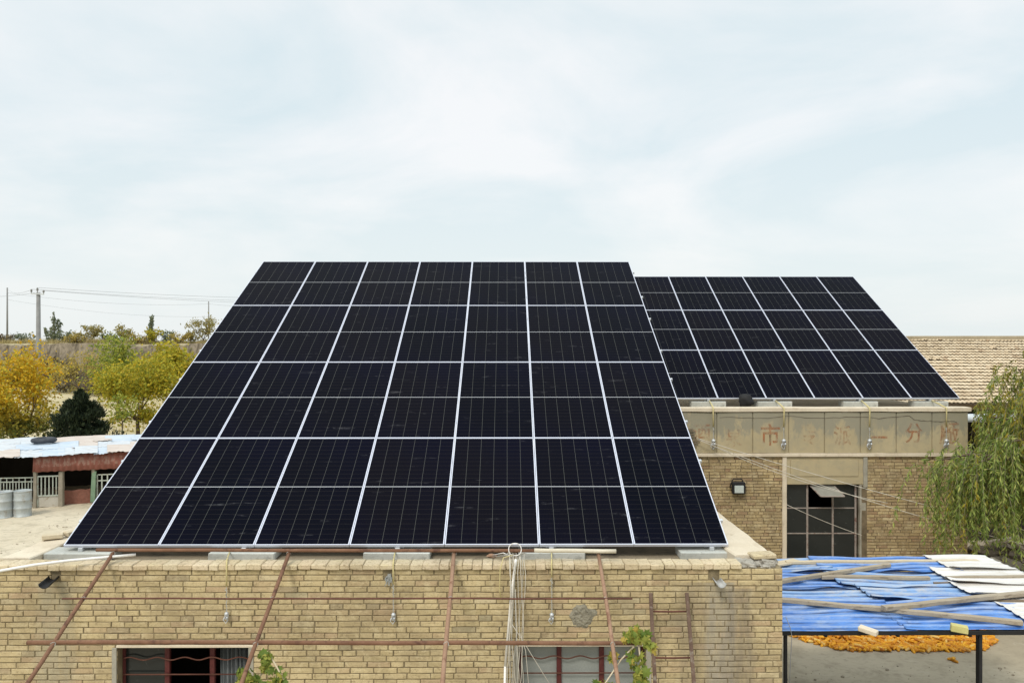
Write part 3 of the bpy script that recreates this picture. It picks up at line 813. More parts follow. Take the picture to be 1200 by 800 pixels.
# lintel panel, jambs, steel window
m = MB()
m.rbox(px0, px1, YW2-.004, YW2+.25, wz1+.002, zl-.003, .01)
lin = m.build('lintel', M['render'], f2)
m = MB(); lx0, lx1 = at(926, 0, YW2).x, at(1006, 0, YW2).x; zl0, zl1 = at(0, 559, YW2).z, at(0, 539, YW2).z
m.rbox(lx0, lx1, YW2-.018, YW2, zl0, zl1, .014); m.build('raised_panel', M['render'], lin)
m = MB(); m.plank((px0+.05, YW2+.04, 0), (px0+.05, YW2+.04, zl-.004), .105, .14, 12, .004, (0,1,0)); m.build('jamb', M['parapet_cement'], f2)
m = MB(); m.plank((px1-.045, YW2+.035, zl-.70), (px1-.045, YW2+.035, zl-.004), .10, .14, 5, .004, (0,1,0))
m.plank((px1-.085, YW2+.07, 0), (px1-.085, YW2+.07, wz1), .15, .12, 12, .008, (0,1,0)); m.build('jamb', M['cement_jamb'], f2)
M['win_frame'] = mottled('flaking_frame', (.24,.20,.17), (.34,.30,.265), 9, .8, .3, 60, .2, c3=(.16,.075,.055))
yi = YW2+.10; cols = [wx0, at(948, 0, YW2).x, at(978, 0, YW2).x, wx1-.10]; rows = [wz1, at(0, 597.3, YW2).z, at(0, 627.3, YW2).z, at(0, 657, YW2).z, wz0]
m = MB()
for i, c in enumerate(cols): m.rbox(c-.022 if i else c, c+.022, yi, yi+.04, wz0, wz1, .004)
win2 = m.build('window', M['win_frame'], f2)
for r_ in rows[1:]:
    for i in range(3):
        m = MB(); m.rbox(cols[i]+.0225, cols[i+1]-.0225, yi+.002, yi+.038, r_-.013, r_+.013, .003); m.build('glazing_bar', M['win_frame'], win2)
m = MB()
for i in range(3):
    for j in range(4):
        if i == 1 and j == 0: continue
        m.box(cols[i]+.02, cols[i+1]-.02, yi+.016, yi+.021, rows[j+1]+.012, rows[j]-.012)
m.build('pane', M['glass'], win2)
# tilted-out vent pane
A = Vector((cols[1]+.05, yi-.02, rows[0]-.03)); B = Vector((cols[2]+.0, yi-.02, rows[0]-.03)); dn = Vector((.14, -.30, -.20))
m = MB(); nn = (B-A).cross(dn).normalized()
for p, q in ((A, B), (A+dn, B+dn), (A, A+dn), (B, B+dn)): m.bar(p, q, .03, .02, nn)
vent = m.build('vent_sash', M['win_frame'], win2)
m = MB(); m.add([A, B, B+dn, A+dn], [(0,1,2,3)]); m.build('vent_glass', M['vent_glass'] if 'vent_glass' in M else mottled('dusty_vent_glass', (.20,.195,.165), (.27,.26,.22), 5, .35, .05, 60, .5), win2, solid=.004)
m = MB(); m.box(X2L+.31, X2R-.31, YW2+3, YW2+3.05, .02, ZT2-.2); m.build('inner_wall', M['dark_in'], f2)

# floodlight on the far wall
c = at(865.5, 571, YW2-.10)
fl = empty('floodlight', c+Vector((0,.10,-.14)), 'small black floodlight fixed to the far tan brick wall', 'floodlight')
m = MB(); m.rbox(c.x-.15, c.x+.15, c.y-.05, c.y+.05, c.z-.145, c.z+.13, .02)
for i in range(7): m.rbox(c.x-.13+i*.04, c.x-.115+i*.04, c.y+.05, c.y+.075, c.z-.10, c.z+.10, .002)
m.build('housing', M['black'], fl)
m = MB(); m.rbox(c.x-.105, c.x+.105, c.y-.058, c.y-.048, c.z-.115, c.z+.055, .006); m.build('lens', mottled('milky_lens', (.42,.47,.44), (.52,.56,.53), 3, .2, .02, 40, .5), fl)
m = MB(); m.tube([(c.x-.17, c.y, c.z), (c.x-.17, c.y+.09, c.z+.02), (c.x-.1, c.y+.096, c.z+.18), (c.x+.1, c.y+.096, c.z+.18), (c.x+.17, c.y+.09, c.z+.02), (c.x+.17, c.y, c.z)], .012, 6); m.build('bracket', M['black'], fl)

# ================================================================== hanging guy straps with anchors
def guy(px, pytop, pystrap, pyend, Y, blockpt, label, sc=1.0):
    top = at(px, pytop, Y-.03); st = at(px, pystrap, Y-.035); en = at(px, pyend, Y-.045)
    root = empty('guy_strap', (en.x, en.y, en.z), label, 'strap', 'guy straps hanging from the solar footings')
    m = MB(); b = Vector(blockpt)
    pts = [b, (b+top)/2+Vector((0,0,.015)), top+Vector((0,0,.012)), top+Vector((random.uniform(-.01,.01),-.012,-.02)), st]
    m.tube(pts, .0085*sc, 6); m.build('strap', M['strap'], root, True)
    m = MB()
    for k in range(2):
        ph = random.random()*6; n = 18
        m.tube([st.lerp(en, i/n)+Vector((math.sin(i*1.1+ph)*.006, 0, 0)) for i in range(n+1)], .0032*sc, 5)
    m.tube([st+Vector((-.02,0,-.03)), st+Vector((.012,-.01,-.06)), st+Vector((-.01,-.01,-.09)), st+Vector((.014,0,-.12))], .004*sc, 5)
    m.build('cable', M['grey_wire'], root, True)
    m = MB(); s = sc
    m.lathe((en.x, en.y, en.z-.075*s), [(.008*s, 0), (.020*s, .006*s), (.024*s, .03*s), (.022*s, .06*s), (.026*s, .075*s), (.010*s, .09*s)], 12)
    m.cbox((en.x+.004, en.y-.018*s, en.z-.03*s), (Vector((1,.3,.1)).normalized(), Vector((-.3,1,0)).normalized(), Vector((0,0,1))), (.018*s, .010*s, .022*s), .004)
    m.tube([(en.x-.02*s, en.y, en.z-.04*s), (en.x-.034*s, en.y-.01, en.z-.07*s), (en.x-.005*s, en.y-.015, en.z-.11*s), (en.x+.018*s, en.y, en.z-.07*s)], .0055*s, 6)
    m.build('anchor', M['galv'], root, True)
guy(265.5, 659, 687, 718, YW, (posts1[1]-.15, 9.93, ZR1+.10), 'leftmost strap and steel anchor hanging on the near wall, above the dark window')
guy(461, 659, 684, 719, YW, (posts1[2]-.02, 9.93, ZR1+.10), 'strap and steel anchor hanging on the near wall beside the middle roof drain')
guy(646.5, 659, 676, 719, YW, (posts1[3], 9.93, ZR1+.10), 'strap and steel anchor hanging on the near wall left of the grey mortar patch')
for px, bi, lab in ((836, 1, 'strap and anchor hanging on the far parapet beside the array edge, leftmost there'), (918.5, 2, 'strap and anchor hanging on the far parapet right of the third character'),
                    (1019, 3, 'strap and anchor hanging on the far parapet just left of the single-stroke character'), (1109, 4, 'strap and anchor hanging over the last character of the far parapet')):
    guy(px, 478.5, 500, 515.5, YW2-.05, (posts2[bi]+.02, 19.5, ZR2+.16), lab, 1.9)

# ================================================================== trellis of rusty pipes over the front wall
def pipe(name, p, q, r, mat, label, group=None, cat='pipe', n=12, seg=6, sag=.004):
    m = MB(); p, q = Vector(p), Vector(q)
    m.tube([p.lerp(q, i/seg)+Vector((0, random.uniform(-sag, sag), random.uniform(-sag, sag)))*(0 if i in (0, seg) else 1) for i in range(seg+1)], r, n)
    return tag(m.build(name, mat, smooth=True), label, cat, group)
def raf(px_at645):
    """rafters rest on the coping edge and fall toward the yard, all parallel"""
    a = at(px_at645, 645, 9.42); d = Vector((0, -1, -.4695))
    return a, d
RG = 'sloping rusty rafters of the vine trellis'
trl = [(134.5, 'rust', .021, 'leftmost sloping rusty rafter leaning off the near roof edge'), (339.5, 'rust', .021, 'rusty rafter crossing the right end of the dark curtained window'),
       (532.5, 'rust_pale', .023, 'nearly upright rusty rafter left of the cable bundle'), (701, 'rust_pale', .0205, 'pale rusty rafter crossing the grey papered window')]
zfun = lambda t: None
for px, mt, r, lab in trl:
    a, d = raf(px)
    e = a+d*3.9
    root = empty('trellis_rafter', (e.x, e.y, e.z), lab, 'pipe', RG)
    m = MB(); m.tube([a.lerp(e, i/8)+Vector((random.uniform(-.004,.004),0,random.uniform(-.004,.004))) for i in range(9)], r, 12); m.build('pipe', M[mt], root, True)
    m = MB()
    for t_ in (.045, .705, 1.28):
        c = a+d*t_
        m.tube([c+Vector((math.cos(g)*r*1.08, 0, math.sin(g)*r*1.08)) + Vector((0, .012*math.sin(g*2), 0)) for g in [i*.55 for i in range(13)]], .0035, 5)
    m.build('wire_tie', M['grey_wire'], root, True)
    m = MB(); m.tube([(e.x, e.y, e.z+.02), (e.x, e.y, 0)], .03, 10); m.build('post', M['rust'], root, True)
pipe('trellis_rail', at(113, 644, 9.40), at(628, 645, 9.36), .0195, M['rust'], 'rusty pipe lying along the near roof edge below the panels', 'trellis rails', seg=8)
pipe('pipe_offcut', at(626, 644.5, 9.355), at(722, 645.5, 9.34), .024, M['pale_pipe'], 'short pale tan pipe lying on the roof edge right of the cables')
yA = 9.42-.71+.02; pipe('trellis_bar', at(73, 701, yA-.03), at(741, 701, yA-.03), .0095, M['rust_dark'], 'thin dark rusty rod crossing all the rafters below the roof edge', 'trellis rails', seg=10)
yB = 9.42-1.285; pipe('trellis_rail', at(32, 752.3, yB+.04), at(752, 753.2, yB+.04), .022, M['rust'], 'thick rusty pipe crossing the rafters just above both windows', 'trellis rails', seg=10)

# white pipe lying over the coping at the left
m = MB(); m.tube([at(-60, 677, 8.7), at(0, 668.5, 8.9), at(40, 661.5, 9.02), at(80, 656.5, 9.16), at(120, 653, 9.30), at(159, 649.5, 9.42)], .0155, 10)
tag(m.build('white_pipe', M['pvc'], smooth=True), 'thin bent white plastic pipe resting over the left roof edge', 'pipe')

# ladder
def ladder():
    xa, xb = at(762.5, 700, 9.22).x, at(805, 700, 9.22).x; zt = at(0, 699, 9.22).z; z_f = .0; yt, yb = 9.23, 8.1
    root = empty('ladder', ((xa+xb)/2, yb, 0), 'rusty steel ladder leaning on the near brick wall', 'ladder')
    for x, sp_ in ((xa, -.02), (xb, .035)):
        m = MB(); m.bar((x, yt, zt+.03), (x+sp_, yb, z_f), .040, .022, (0,1,.3)); m.build('side_rail', M['rust_ladder'], root)
    k = 0; z = at(0, 716.5, 9.2).z
    while z > .2:
        f_ = (zt-z)/(zt-z_f); y = yt+(yb-yt)*f_
        m = MB(); m.tube([(xa-.02*f_+.015, y, z), ((xa+xb)/2, y, z-.004), (xb+.035*f_-.015, y, z)], .0105, 8); m.build('rung', M['rust_dark'], root, True)
        z -= .455
ladder()

# cable bundle dropping over the roof edge
c0 = at(604, 651, 9.3)
cb = empty('cable_bundle', (c0.x, c0.y-.08, 0), 'tangle of pale cables dropping down the near wall left of the papered window', 'cables')
rnd = random.Random(21)
tops = [597, 600, 602, 604, 606, 608, 610, 612, 614, 598]
bots = [596, 601, 597, 599, 603, 606, 612, 600, 614, 604]
for i, (a, b) in enumerate(zip(tops, bots)):
    m = MB(); pts = [at(575+rnd.uniform(0, 50), 650+rnd.uniform(-2, 2), 9.55), at(a+rnd.uniform(-2, 2), 648+rnd.uniform(-2, 3), 9.38), at(a, 657, 9.24)]
    for k in range(1, 14):
        f_ = k/13; py = 657+f_*170
        pts.append(at(a+(b-a)*f_+2.2*math.sin(f_*5+i)+rnd.uniform(-.5, .5), py, 9.22-.02*(i % 3)))
    pts[-1] = Vector((pts[-1].x, 9.2, 1.6)); pts.append(Vector((pts[-1].x+.01, 9.2, .02)))
    m.tube(pts, .0034 if i % 3 else .0045, 6); m.build('cable', M['wire'] if i % 3 != 1 else M['grey_wire'], cb, True)
m = MB(); cc = at(603.5, 643.5, 9.32)
m.tube([cc+Vector((.072*math.cos(g), .01*math.sin(3*g), .072*math.sin(g))) for g in [i*2*math.pi/28 for i in range(29)]], .0055, 6); m.build('coil', M['pvc'], cb, True)
m = MB(); m.tube([at(601, 650, 9.3), at(590, 653, 9.22), at(586, 668, 9.2), at(585.5, 690, 9.24), at(587, 702, 9.26)], .0055, 6); m.build('cable', M['strap'], cb, True)
for (pa, pb, pc_) in (((598, 728), (617, 757), (662, 830)), ((609, 740), (616, 762), (622, 830)), ((604, 690), (606, 760), (612, 830))):
    m = MB(); m.tube([at(*pa, 9.2), at(*pb, 9.18), at(*pc_, 9.16)], .0034, 6); m.build('cable', M['wire'], cb, True)
m = MB(); m.tube([at(578, 650, 9.6), at(590, 647.5, 9.45), at(600, 652, 9.35)], .006, 6); m.build('cable', M['pvc'], cb, True)
m = MB(); m.tube([at(604.5, 655, 9.25), at(599, 700, 9.24), at(592, 780, 9.23)], .0145, 10); m.tube([at(592, 780, 9.23), Vector((at(590, 800, 9.23).x-.03, 9.23, 0.0))], .0145, 10)
tag(m.build('white_conduit', M['pvc'], smooth=True), 'white plastic conduit standing against the near wall left of the cables', 'conduit')
m = MB(); m.lump(at(576, 651, 9.62), .03, (2.0, 1, .8), .4, 6, 10, 3); tag(m.build('clay_lump', M['rust_pale']), 'small brown clay lump on the roof edge beside the cable tangle', 'clay lump')

# roof drains
def spout_trough(name, a, b, r, mat, lab):
    m = MB(); a, b = Vector(a), Vector(b); d = (b-a).normalized(); s = d.cross(Vector((0,0,1))).normalized(); u = s.cross(d)
    vs = []; fs = []; n = 8
    for p, rr in ((a, r), (a.lerp(b, .5), r*1.02), (b, r*1.08)):
        for k in range(n+1):
            g_ = math.pi*k/n+math.pi; vs.append(p+s*(math.cos(g_)*rr)+u*(math.sin(g_)*rr*.9))
    for i in range(2):
        for k in range(n): fs.append((i*(n+1)+k, i*(n+1)+k+1, (i+1)*(n+1)+k+1, (i+1)*(n+1)+k))
    m.add(vs, fs); return tag(m.build(name, mat, smooth=True, solid=.008), lab, 'drain', 'drain spouts in the near wall')
spout_trough('drain_spout', at(67, 671, YW+.12), at(52, 683.5, YW-.33), .050, M['black'], 'black tile drain spout jutting from the left of the near wall')
spout_trough('drain_spout', at(837, 673, YW+.10), at(846, 684, YW-.22), .040, M['grey_spout'] if 'grey_spout' in M else mottled('grey_spout', (.30,.30,.29), (.42,.42,.40), 9, .7, .3, 50), 'grey drain spout jutting from the right of the near wall')
m = MB(); c = at(455, 674, YW+.02); rnd = random.Random(2)
for k in range(9): m.tube([c+Vector((rnd.uniform(-.04,.04), .03, rnd.uniform(0,.03))), c+Vector((rnd.uniform(-.03,.05), -.035, rnd.uniform(-.03,.02))), c+Vector((rnd.uniform(-.06,.06), -.05, rnd.uniform(-.11,-.05)))], [.012, .010, .003], 5)
tag(m.build('rag', mottled('grey_rag', (.20,.21,.20), (.40,.41,.39), 14, .9, .3, 50)), 'grey rag stuffed in the drain hole in the middle of the near wall', 'rag')

# brick lying on the left roof edge
m = MB(); c = at(62, 629, 10.55); m.cbox((c.x, 10.55, ZT+.085), (Vector((1,.5,0)).normalized(), Vector((-.5,1,0)).normalized(), Vector((0,0,1))), (.12,.06,.03), .008, .004)
m.cbox((c.x+.16, 10.75, ZT+.085), (Vector((.6,1,0)).normalized(), Vector((-1,.6,0)).normalized(), Vector((0,0,1))), (.11,.06,.03), .008, .004)
tag(m.build('loose_brick', M['wood_pale']), 'loose tan bricks lying on the left roof edge beside the larger array', 'bricks')

# grape vine on the trellis
def vine(name, stems, spots, n, label, seed, size=.055):
    rnd = random.Random(seed)
    c = stems[0][-1]
    root = empty(name, (c[0], c[1], c[2]), label, 'vine', 'grape vines on the trellis')
    m = MB()
    for st in stems: m.tube(st, [.009-.005*i/len(st) for i in range(len(st))], 6)
    m.build('stem', M['wood_pale'], root, True)
    m = MB()
    for k in range(n):
        (p, q, sp_) = rnd.choice(spots); c = Vector(p).lerp(Vector(q), rnd.random()) + Vector((rnd.gauss(0, sp_), rnd.gauss(0, sp_), rnd.gauss(0, sp_)))
        d = Vector((rnd.uniform(-1, 1), -abs(rnd.gauss(.6, .4)), rnd.gauss(.3, .5))).normalized()
        s = d.cross(Vector((rnd.uniform(-1,1), rnd.uniform(-1,1), rnd.uniform(-1,1)))).normalized(); u = s.cross(d)
        L = size*rnd.uniform(.6, 1.25)
        out = [(0, -.55), (.35, -.75), (.55, -.25), (.95, -.2), (.6, .2), (.62, .75), (.22, .5), (0, 1.05), (-.22, .5), (-.62, .75), (-.6, .2), (-.95, -.2), (-.55, -.25), (-.35, -.75)]
        vs = [c+d*(.12*L)] + [c+s*(a*L)+u*(b*L)-d*(.18*L*(a*a+b*b)) for a, b in out]
        m.add(vs, [(0, i+1, (i+1) % 14+1) for i in range(14)])
    m.build('leaves', M['leaf_vine'], root)
g1 = lambda px, py, Y=8.1: at(px, py, Y)
vine('grape_vine', [[g1(748, 752, 8.15), g1(728, 772, 8.1), g1(704, 808, 8.0), g1(690, 860, 7.9)], [g1(748, 750), g1(752, 790), g1(748, 850)]],
     [(g1(733, 746), g1(755, 742), .03), (g1(754, 745), g1(762, 760), .022), (g1(742, 765), g1(752, 805), .032), (g1(752, 770), g1(756, 830), .035), (g1(717, 769), g1(719, 771), .012), (g1(706, 800), g1(722, 830), .035)],
     150, 'yellow-green grape vine climbing the trellis beside the rusty ladder', 4)
vine('grape_vine', [[g1(318, 770), g1(300, 800), g1(285, 860)], [g1(318, 770), g1(335, 800), g1(330, 860)]],
     [(g1(290, 792, 8.0), g1(318, 806, 8.0), .035), (g1(285, 788, 8.0), g1(290, 800, 8.0), .02), (g1(305, 768), g1(316, 772), .016), (g1(314, 772), g1(312, 786), .016), (g1(325, 792), g1(332, 812), .024), (g1(275, 806, 8.0), g1(320, 830, 8.0), .05)],
     170, 'yellow-green grape vine at the right end of the curtained window', 6)

# ================================================================== lean-to with blue tin sheets
ZS = 2.212
def roofz(x, y): return ZS - (y-10.8)*.008
def rp(px, py, dz=0.0):
    """point on the lean-to roof at a pixel"""
    Y = F*(CZ-ZS-dz)/(py-400)
    for _ in range(4): Y = F*(CZ-roofz(0, Y)-dz)/(py-400)
    return at(px, py, Y)
lt = empty('lean_to', (5.6, 10.8, 0), 'black steel lean-to frame against the right side of the near house', 'lean-to')
LX0, LX1, LY0, LY1 = XR+.06, 8.05, 10.72, 14.2
for (p, q) in (((LX0, LY0, ZS-.020), (LX1+.5, LY0, ZS-.020)), ((LX0, LY1, ZS-.11), (LX1, LY1, ZS-.11)), ((LX0, 12.4, ZS-.09), (LX1, 12.4, ZS-.09))):
    m = MB(); m.bar(p, q, .05, .055); m.build('beam', M['black'], lt)
for i in range(6):
    x = LX0+.05+(LX1-LX0-.1)*i/5
    m = MB(); m.bar((x, LY0+.03, ZS-.070), (x, LY1+.1, ZS-.095), .04, .04); m.build('rafter', M['black'], lt)
for (px, Y) in ((1148.5, 10.75), (None, 10.75), (None, 14.15), (8.14, 14.15)):
    x = at(1148.5, 740, 10.75).x if px == 1148.5 else (at(920.3, 760, 10.75).x if px is None and Y < 12 else (LX0+.1 if px is None else px))
    m = MB(); m.bar((x, Y, .0), (x, Y, ZS-(.05 if Y < 12 else .14)), .042, .042, (0,1,0)); m.build('post', M['black'], lt)
def tin_mat(name, c1, c2, c3, f3, ribbed=0.0):
    t = NT(name); v = t.pos(); rnd_ = t.objrand()
    off = t.n('ShaderNodeCombineXYZ'); t.l(t.math('MULTIPLY', rnd_, 37.0), off.inputs[0])
    va = t.n('ShaderNodeVectorMath', operation='ADD'); t.l(v, va.inputs[0]); t.l(off.outputs[0], va.inputs[1])
    a = t.noise(t.mapped(va.outputs[0], (.7, 2.2, 1)), 1.6, 6, .6, .4); b = t.noise(t.mapped(va.outputs[0], (.8, 2.5, 1)), 3.0, 7, .7, .5)
    col = t.mix(t.ramp(a, [(.33, 0.0), (.62, 1.0)]), c1, c2)
    col = t.mix(t.math('MULTIPLY', t.ramp(b, [(.46, 0.0), (.66, 1.0)]), f3), col, c3)
    fine = t.noise(va.outputs[0], 30, 5, .7)
    col = t.mix(t.math('MULTIPLY', t.ramp(fine, [(.3, 1.0), (.42, 0.0)]), .3), col, tuple(q*.5 for q in c1))
    if ribbed:      # dark bands beside the ribs, broken by noise, and paler crests
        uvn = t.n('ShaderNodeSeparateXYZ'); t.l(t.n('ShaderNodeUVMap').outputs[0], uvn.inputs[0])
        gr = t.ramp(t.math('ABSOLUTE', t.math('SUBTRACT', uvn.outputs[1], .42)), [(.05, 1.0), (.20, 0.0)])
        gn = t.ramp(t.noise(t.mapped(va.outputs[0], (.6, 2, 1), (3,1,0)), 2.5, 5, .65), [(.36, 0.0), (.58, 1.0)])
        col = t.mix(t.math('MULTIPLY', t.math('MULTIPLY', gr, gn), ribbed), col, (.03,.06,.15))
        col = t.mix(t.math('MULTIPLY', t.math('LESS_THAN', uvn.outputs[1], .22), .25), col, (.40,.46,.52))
    t.bump(fine, .12, .01)
    return t.set(col, t.math('ADD', .38, t.math('MULTIPLY', b, .3)), 0, .4)
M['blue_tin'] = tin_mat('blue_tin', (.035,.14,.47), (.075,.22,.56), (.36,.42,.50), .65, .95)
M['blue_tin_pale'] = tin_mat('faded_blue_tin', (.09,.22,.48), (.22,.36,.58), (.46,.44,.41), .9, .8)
M['white_tin'] = tin_mat('white_tin', (.62,.60,.555), (.72,.70,.66), (.50,.41,.30), .45, .10)
rowsY = [(13.32, 14.32), (12.5, 13.48), (11.85, 12.66), (10.70, 12.02)]
colX = [(LX0+.01, 5.42), (5.22, 7.12), (6.9, 8.28)]
rowword = ['at the back edge', 'in the second row back', 'in the third row back', 'at the front edge']
colword = ['beside the house', 'in the middle', None]
rnd = random.Random(31)
for r_, (ya, yb) in enumerate(rowsY):
    for c_, (xa, xb) in enumerate(colX):
        white = c_ == 2
        if white: xa += (.38, 0, -.1, .02)[r_]; xb += (.08, .05, .0, -.12)[r_]
        elif c_ == 1: xa += (.0, -.08, .1, .02)[r_]; xb += (.35, .05, .0, .15)[r_]
        skew = rnd.uniform(-.03, .03); nx, ny = 26, 120; m = MB(); vs = []; uvs = []
        lift = .004*(3-r_)+.012*c_+(.045 if white else 0); sd_ = rnd.random()*50
        for j in range(ny+1):
            for i in range(nx+1):
                u, v_ = i/nx, j/ny; x = xa+(xb-xa)*u + skew*(v_-.5)*2+.05*(v_-.5); y = ya+(yb-ya)*v_
                gv = abs(((y-ya+.03*noise.noise(Vector((x*.7, y*.4, sd_+9))))/.205) % 1.0-.5)*.205      # metres from the nearest rib
                z = roofz(x, y)+lift+.012 + (.034 if not white else .012)*math.exp(-(gv/.030)**2)
                fr0 = 1-math.exp(-((v_/.25)**2)) if r_ == 3 else 1.0
                z += .055*noise.noise(Vector((x*1.0, y*.9, sd_))) * (1.0 if not white else .6)*fr0
                if v_ < .15: z += (0 if r_ == 3 else 1)*(.075*max(0, noise.noise(Vector((x*1.5, 3, sd_)))+.1) + .02)*(1-v_/.15)
                if u < .10: z += .030*(1-u/.10)*(.6+noise.noise(Vector((y*2, sd_, 4))))
                x += .03*noise.noise(Vector((y*1.6, sd_, 0))) * (1 if u in (0.0, 1.0) else 0)
                uvs.append((x, gv/.1025))
                vs.append((x, y+.02*noise.noise(Vector((x*2.1, sd_, 1)))*(1 if j in (0, ny) else 0), z))
        m.add(vs, [(j*(nx+1)+i, j*(nx+1)+i+1, (j+1)*(nx+1)+i+1, (j+1)*(nx+1)+i) for j in range(ny) for i in range(nx)])
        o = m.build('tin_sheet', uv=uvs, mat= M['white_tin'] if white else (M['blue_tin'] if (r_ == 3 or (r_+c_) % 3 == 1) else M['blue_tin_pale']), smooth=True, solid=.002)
        lab = f"{'white' if white else ('bright blue' if r_ == 3 else 'faded blue')} tin sheet {rowword[r_]} of the lean-to" + ('' if white else (', '+colword[c_]))
        tag(o, lab, 'tin sheet', ('white' if white else 'blue')+' tin sheets on the lean-to')
def board(a, b, wd, ht, mat, lab, dz=.05, seg=10):
    dz += .02
    m = MB(); m.plank(rp(*a, dz+.02), rp(*b, dz+.02), wd, ht, seg, .006)
    tag(m.build('board', mat), lab, 'board', 'boards weighing down the lean-to roof')
board((921, 658.5), (1146, 657), .085, .05, M['wood_pale'], 'long straight board along the back edge of the lean-to roof')
board((914, 681), (1042, 661.5), .08, .06, M['wood'], 'slanting board from the house corner across the back of the blue roof', .08)
board((962, 675.5), (1089, 677), .09, .055, M['wood'], 'level board across the blue sheets behind the middle of the lean-to', .06)
board((1108, 676.5), (1240, 675), .07, .045, M['wood'], 'board lying across the rear white sheets', .06)
board((912, 702), (1198, 729), .085, .06, M['wood'], 'longest board running from the house wall toward the front right corner of the roof', .07, 14)
board((1035, 712.5), (1235, 691), .10, .06, M['wood'], 'slanting board crossing from the blue sheets up over the white sheets', .12)
board((1094, 682.5), (1235, 685), .03, .025, M['wood_dark'], 'thin dark batten across the white sheets below the rear board', .05)
board((1140, 702.5), (1230, 704), .035, .03, M['wood_dark'], 'thin dark batten across the front white sheet', .06)
m = MB(); a = rp(899, 662.5, .08); b = rp(934, 656.5, .08); m.plank(a, b, .20, .03, 5, .006); tag(m.build('board', M['wood_pale']), 'short broad pale board at the rear left corner of the lean-to roof', 'board', 'boards weighing down the lean-to roof')
m = MB(); c = rp(1018, 738, .085); m.cbox((c.x, c.y+.02, c.z-.01), (Vector((.75,-.6,-.12)).normalized(), Vector((.6,.75,0)).normalized(), Vector((.1,0,1)).normalized()), (.115,.055,.03), .007, .004)
tag(m.build('brick', M['parapet_cement']), 'pale brick on the front edge of the blue roof, above the corn', 'brick')
m = MB(); c = rp(1124, 735, .095); m.cbox((c.x, c.y+.0, c.z-.01), (Vector((.9,-.35,-.1)).normalized(), Vector((.35,.9,0)).normalized(), Vector((.1,0,1)).normalized()), (.10,.055,.045), .008, .004)
tag(m.build('yellow_brick', mottled('yellow_foam_brick', (.46,.42,.16), (.55,.50,.22), 5, .85, .2, 50)), 'yellowish brick on the front edge of the blue roof beside the black post', 'brick')
m = MB(); m.tube([at(921, 722, 10.7), at(926, 735, 10.68), at(928, 745, 10.68), at(926, 780, 10.7), at(925, 812, 10.7)], .005, 6); tag(m.build('loose_wire', M['wire_dark'], smooth=True), 'thin dark wire dangling from the left end of the lean-to', 'wire')

# corn spread on the yard
def corn_mat():
    t = NT('corn_cobs'); r = t.objrand(); ri = t.island()
    f_ = t.math('FRACT', t.math('ADD', t.math('MULTIPLY', r, 3.7), ri))
    col = t.ramp(f_, [(0, (.50,.19,.015)), (.3, (.66,.29,.018)), (.65, (.74,.38,.03)), (.85, (.42,.14,.014)), (1, (.76,.52,.15))])
    vo = t.n('ShaderNodeTexVoronoi'); vo.inputs['Scale'].default_value = 110; t.l(t.coord(), vo.inputs['Vector'])
    t.bump(vo.outputs['Distance'], .5, .004)
    return t.set(col, .55, 0, .3)
M['corn'] = corn_mat()
prof = [(.004, -.100), (.016, -.095), (.023, -.075), (.026, -.02), (.0255, .03), (.021, .07), (.013, .095), (.003, .108)]
def cob_pts(c, d, s=1.0, n=8):
    d = d.normalized(); a = d.cross(Vector((0,0,1)))
    if a.length < .1: a = Vector((1,0,0))
    a.normalize(); b = d.cross(a); vs = []; fs = []
    for (r, z) in prof:
        for k in range(n):
            g_ = 2*math.pi*k/n; vs.append(c+d*(z*s)+a*(math.cos(g_)*r*s)+b*(math.sin(g_)*r*s))
    for i in range(len(prof)-1):
        for k in range(n):
            a0 = i*n+k; a1 = i*n+(k+1) % n; fs.append((a0, a1, a1+n, a0+n))
    fs.append(tuple(reversed(range(n)))); fs.append(tuple(range((len(prof)-1)*n, len(prof)*n)))
    return vs, fs
def gp(px, py): return at(px, py, F*CZ/(py-400))
fr = [(922, 742), (940, 750), (965, 757), (985, 763), (1010, 763.5), (1035, 764), (1058, 761.5), (1078, 766), (1100, 764), (1125, 764.5), (1150, 762), (1162, 755), (1163, 744)]
fw = [gp(*q) for q in fr]
def front_y(x):
    for p, q in zip(fw[:-1], fw[1:]):
        if p.x <= x <= q.x and q.x > p.x: return p.y+(q.y-p.y)*(x-p.x)/(q.x-p.x)
    return 99
rnd = random.Random(77); cobs = []
while len(cobs) < 1500:
    x = rnd.uniform(fw[0].x, fw[-2].x+.15); y0 = front_y(x)
    if y0 > 50: continue
    y = y0+abs(rnd.random()**1.2)*(17.15-y0)
    if y > 17.1: continue
    dd = y-y0; hmax = min(.13, .03+dd*.16); lay_ = rnd.random()
    cobs.append((x, y, .026+hmax*lay_, rnd.uniform(0, math.pi), rnd.gauss(0, .16), lay_*hmax/(.001+min(.13,.03+dd*.16)), dd))
cobs.append((gp(1115, 774).x, gp(1115, 774).y, .028, .3, 0, 1, -1)); cobs.append((gp(1117, 776).x, gp(1117, 776).y, .028, 1.9, 0, 1, -1))
cobs.append((gp(1114, 775.5).x+.05, gp(1114, 775.5).y, .06, 1.0, .2, 1, -1))
cobs.sort(key=lambda c: c[1]-2.6*c[2])
vs, fs = cob_pts(Vector((0,0,0)), Vector((1,0,0)), 1.12, 10); m = MB(); m.add(vs, fs); cob0 = m.build('corn_cob', M['corn'], smooth=True, origin=(0,0,0))
rest = MB()
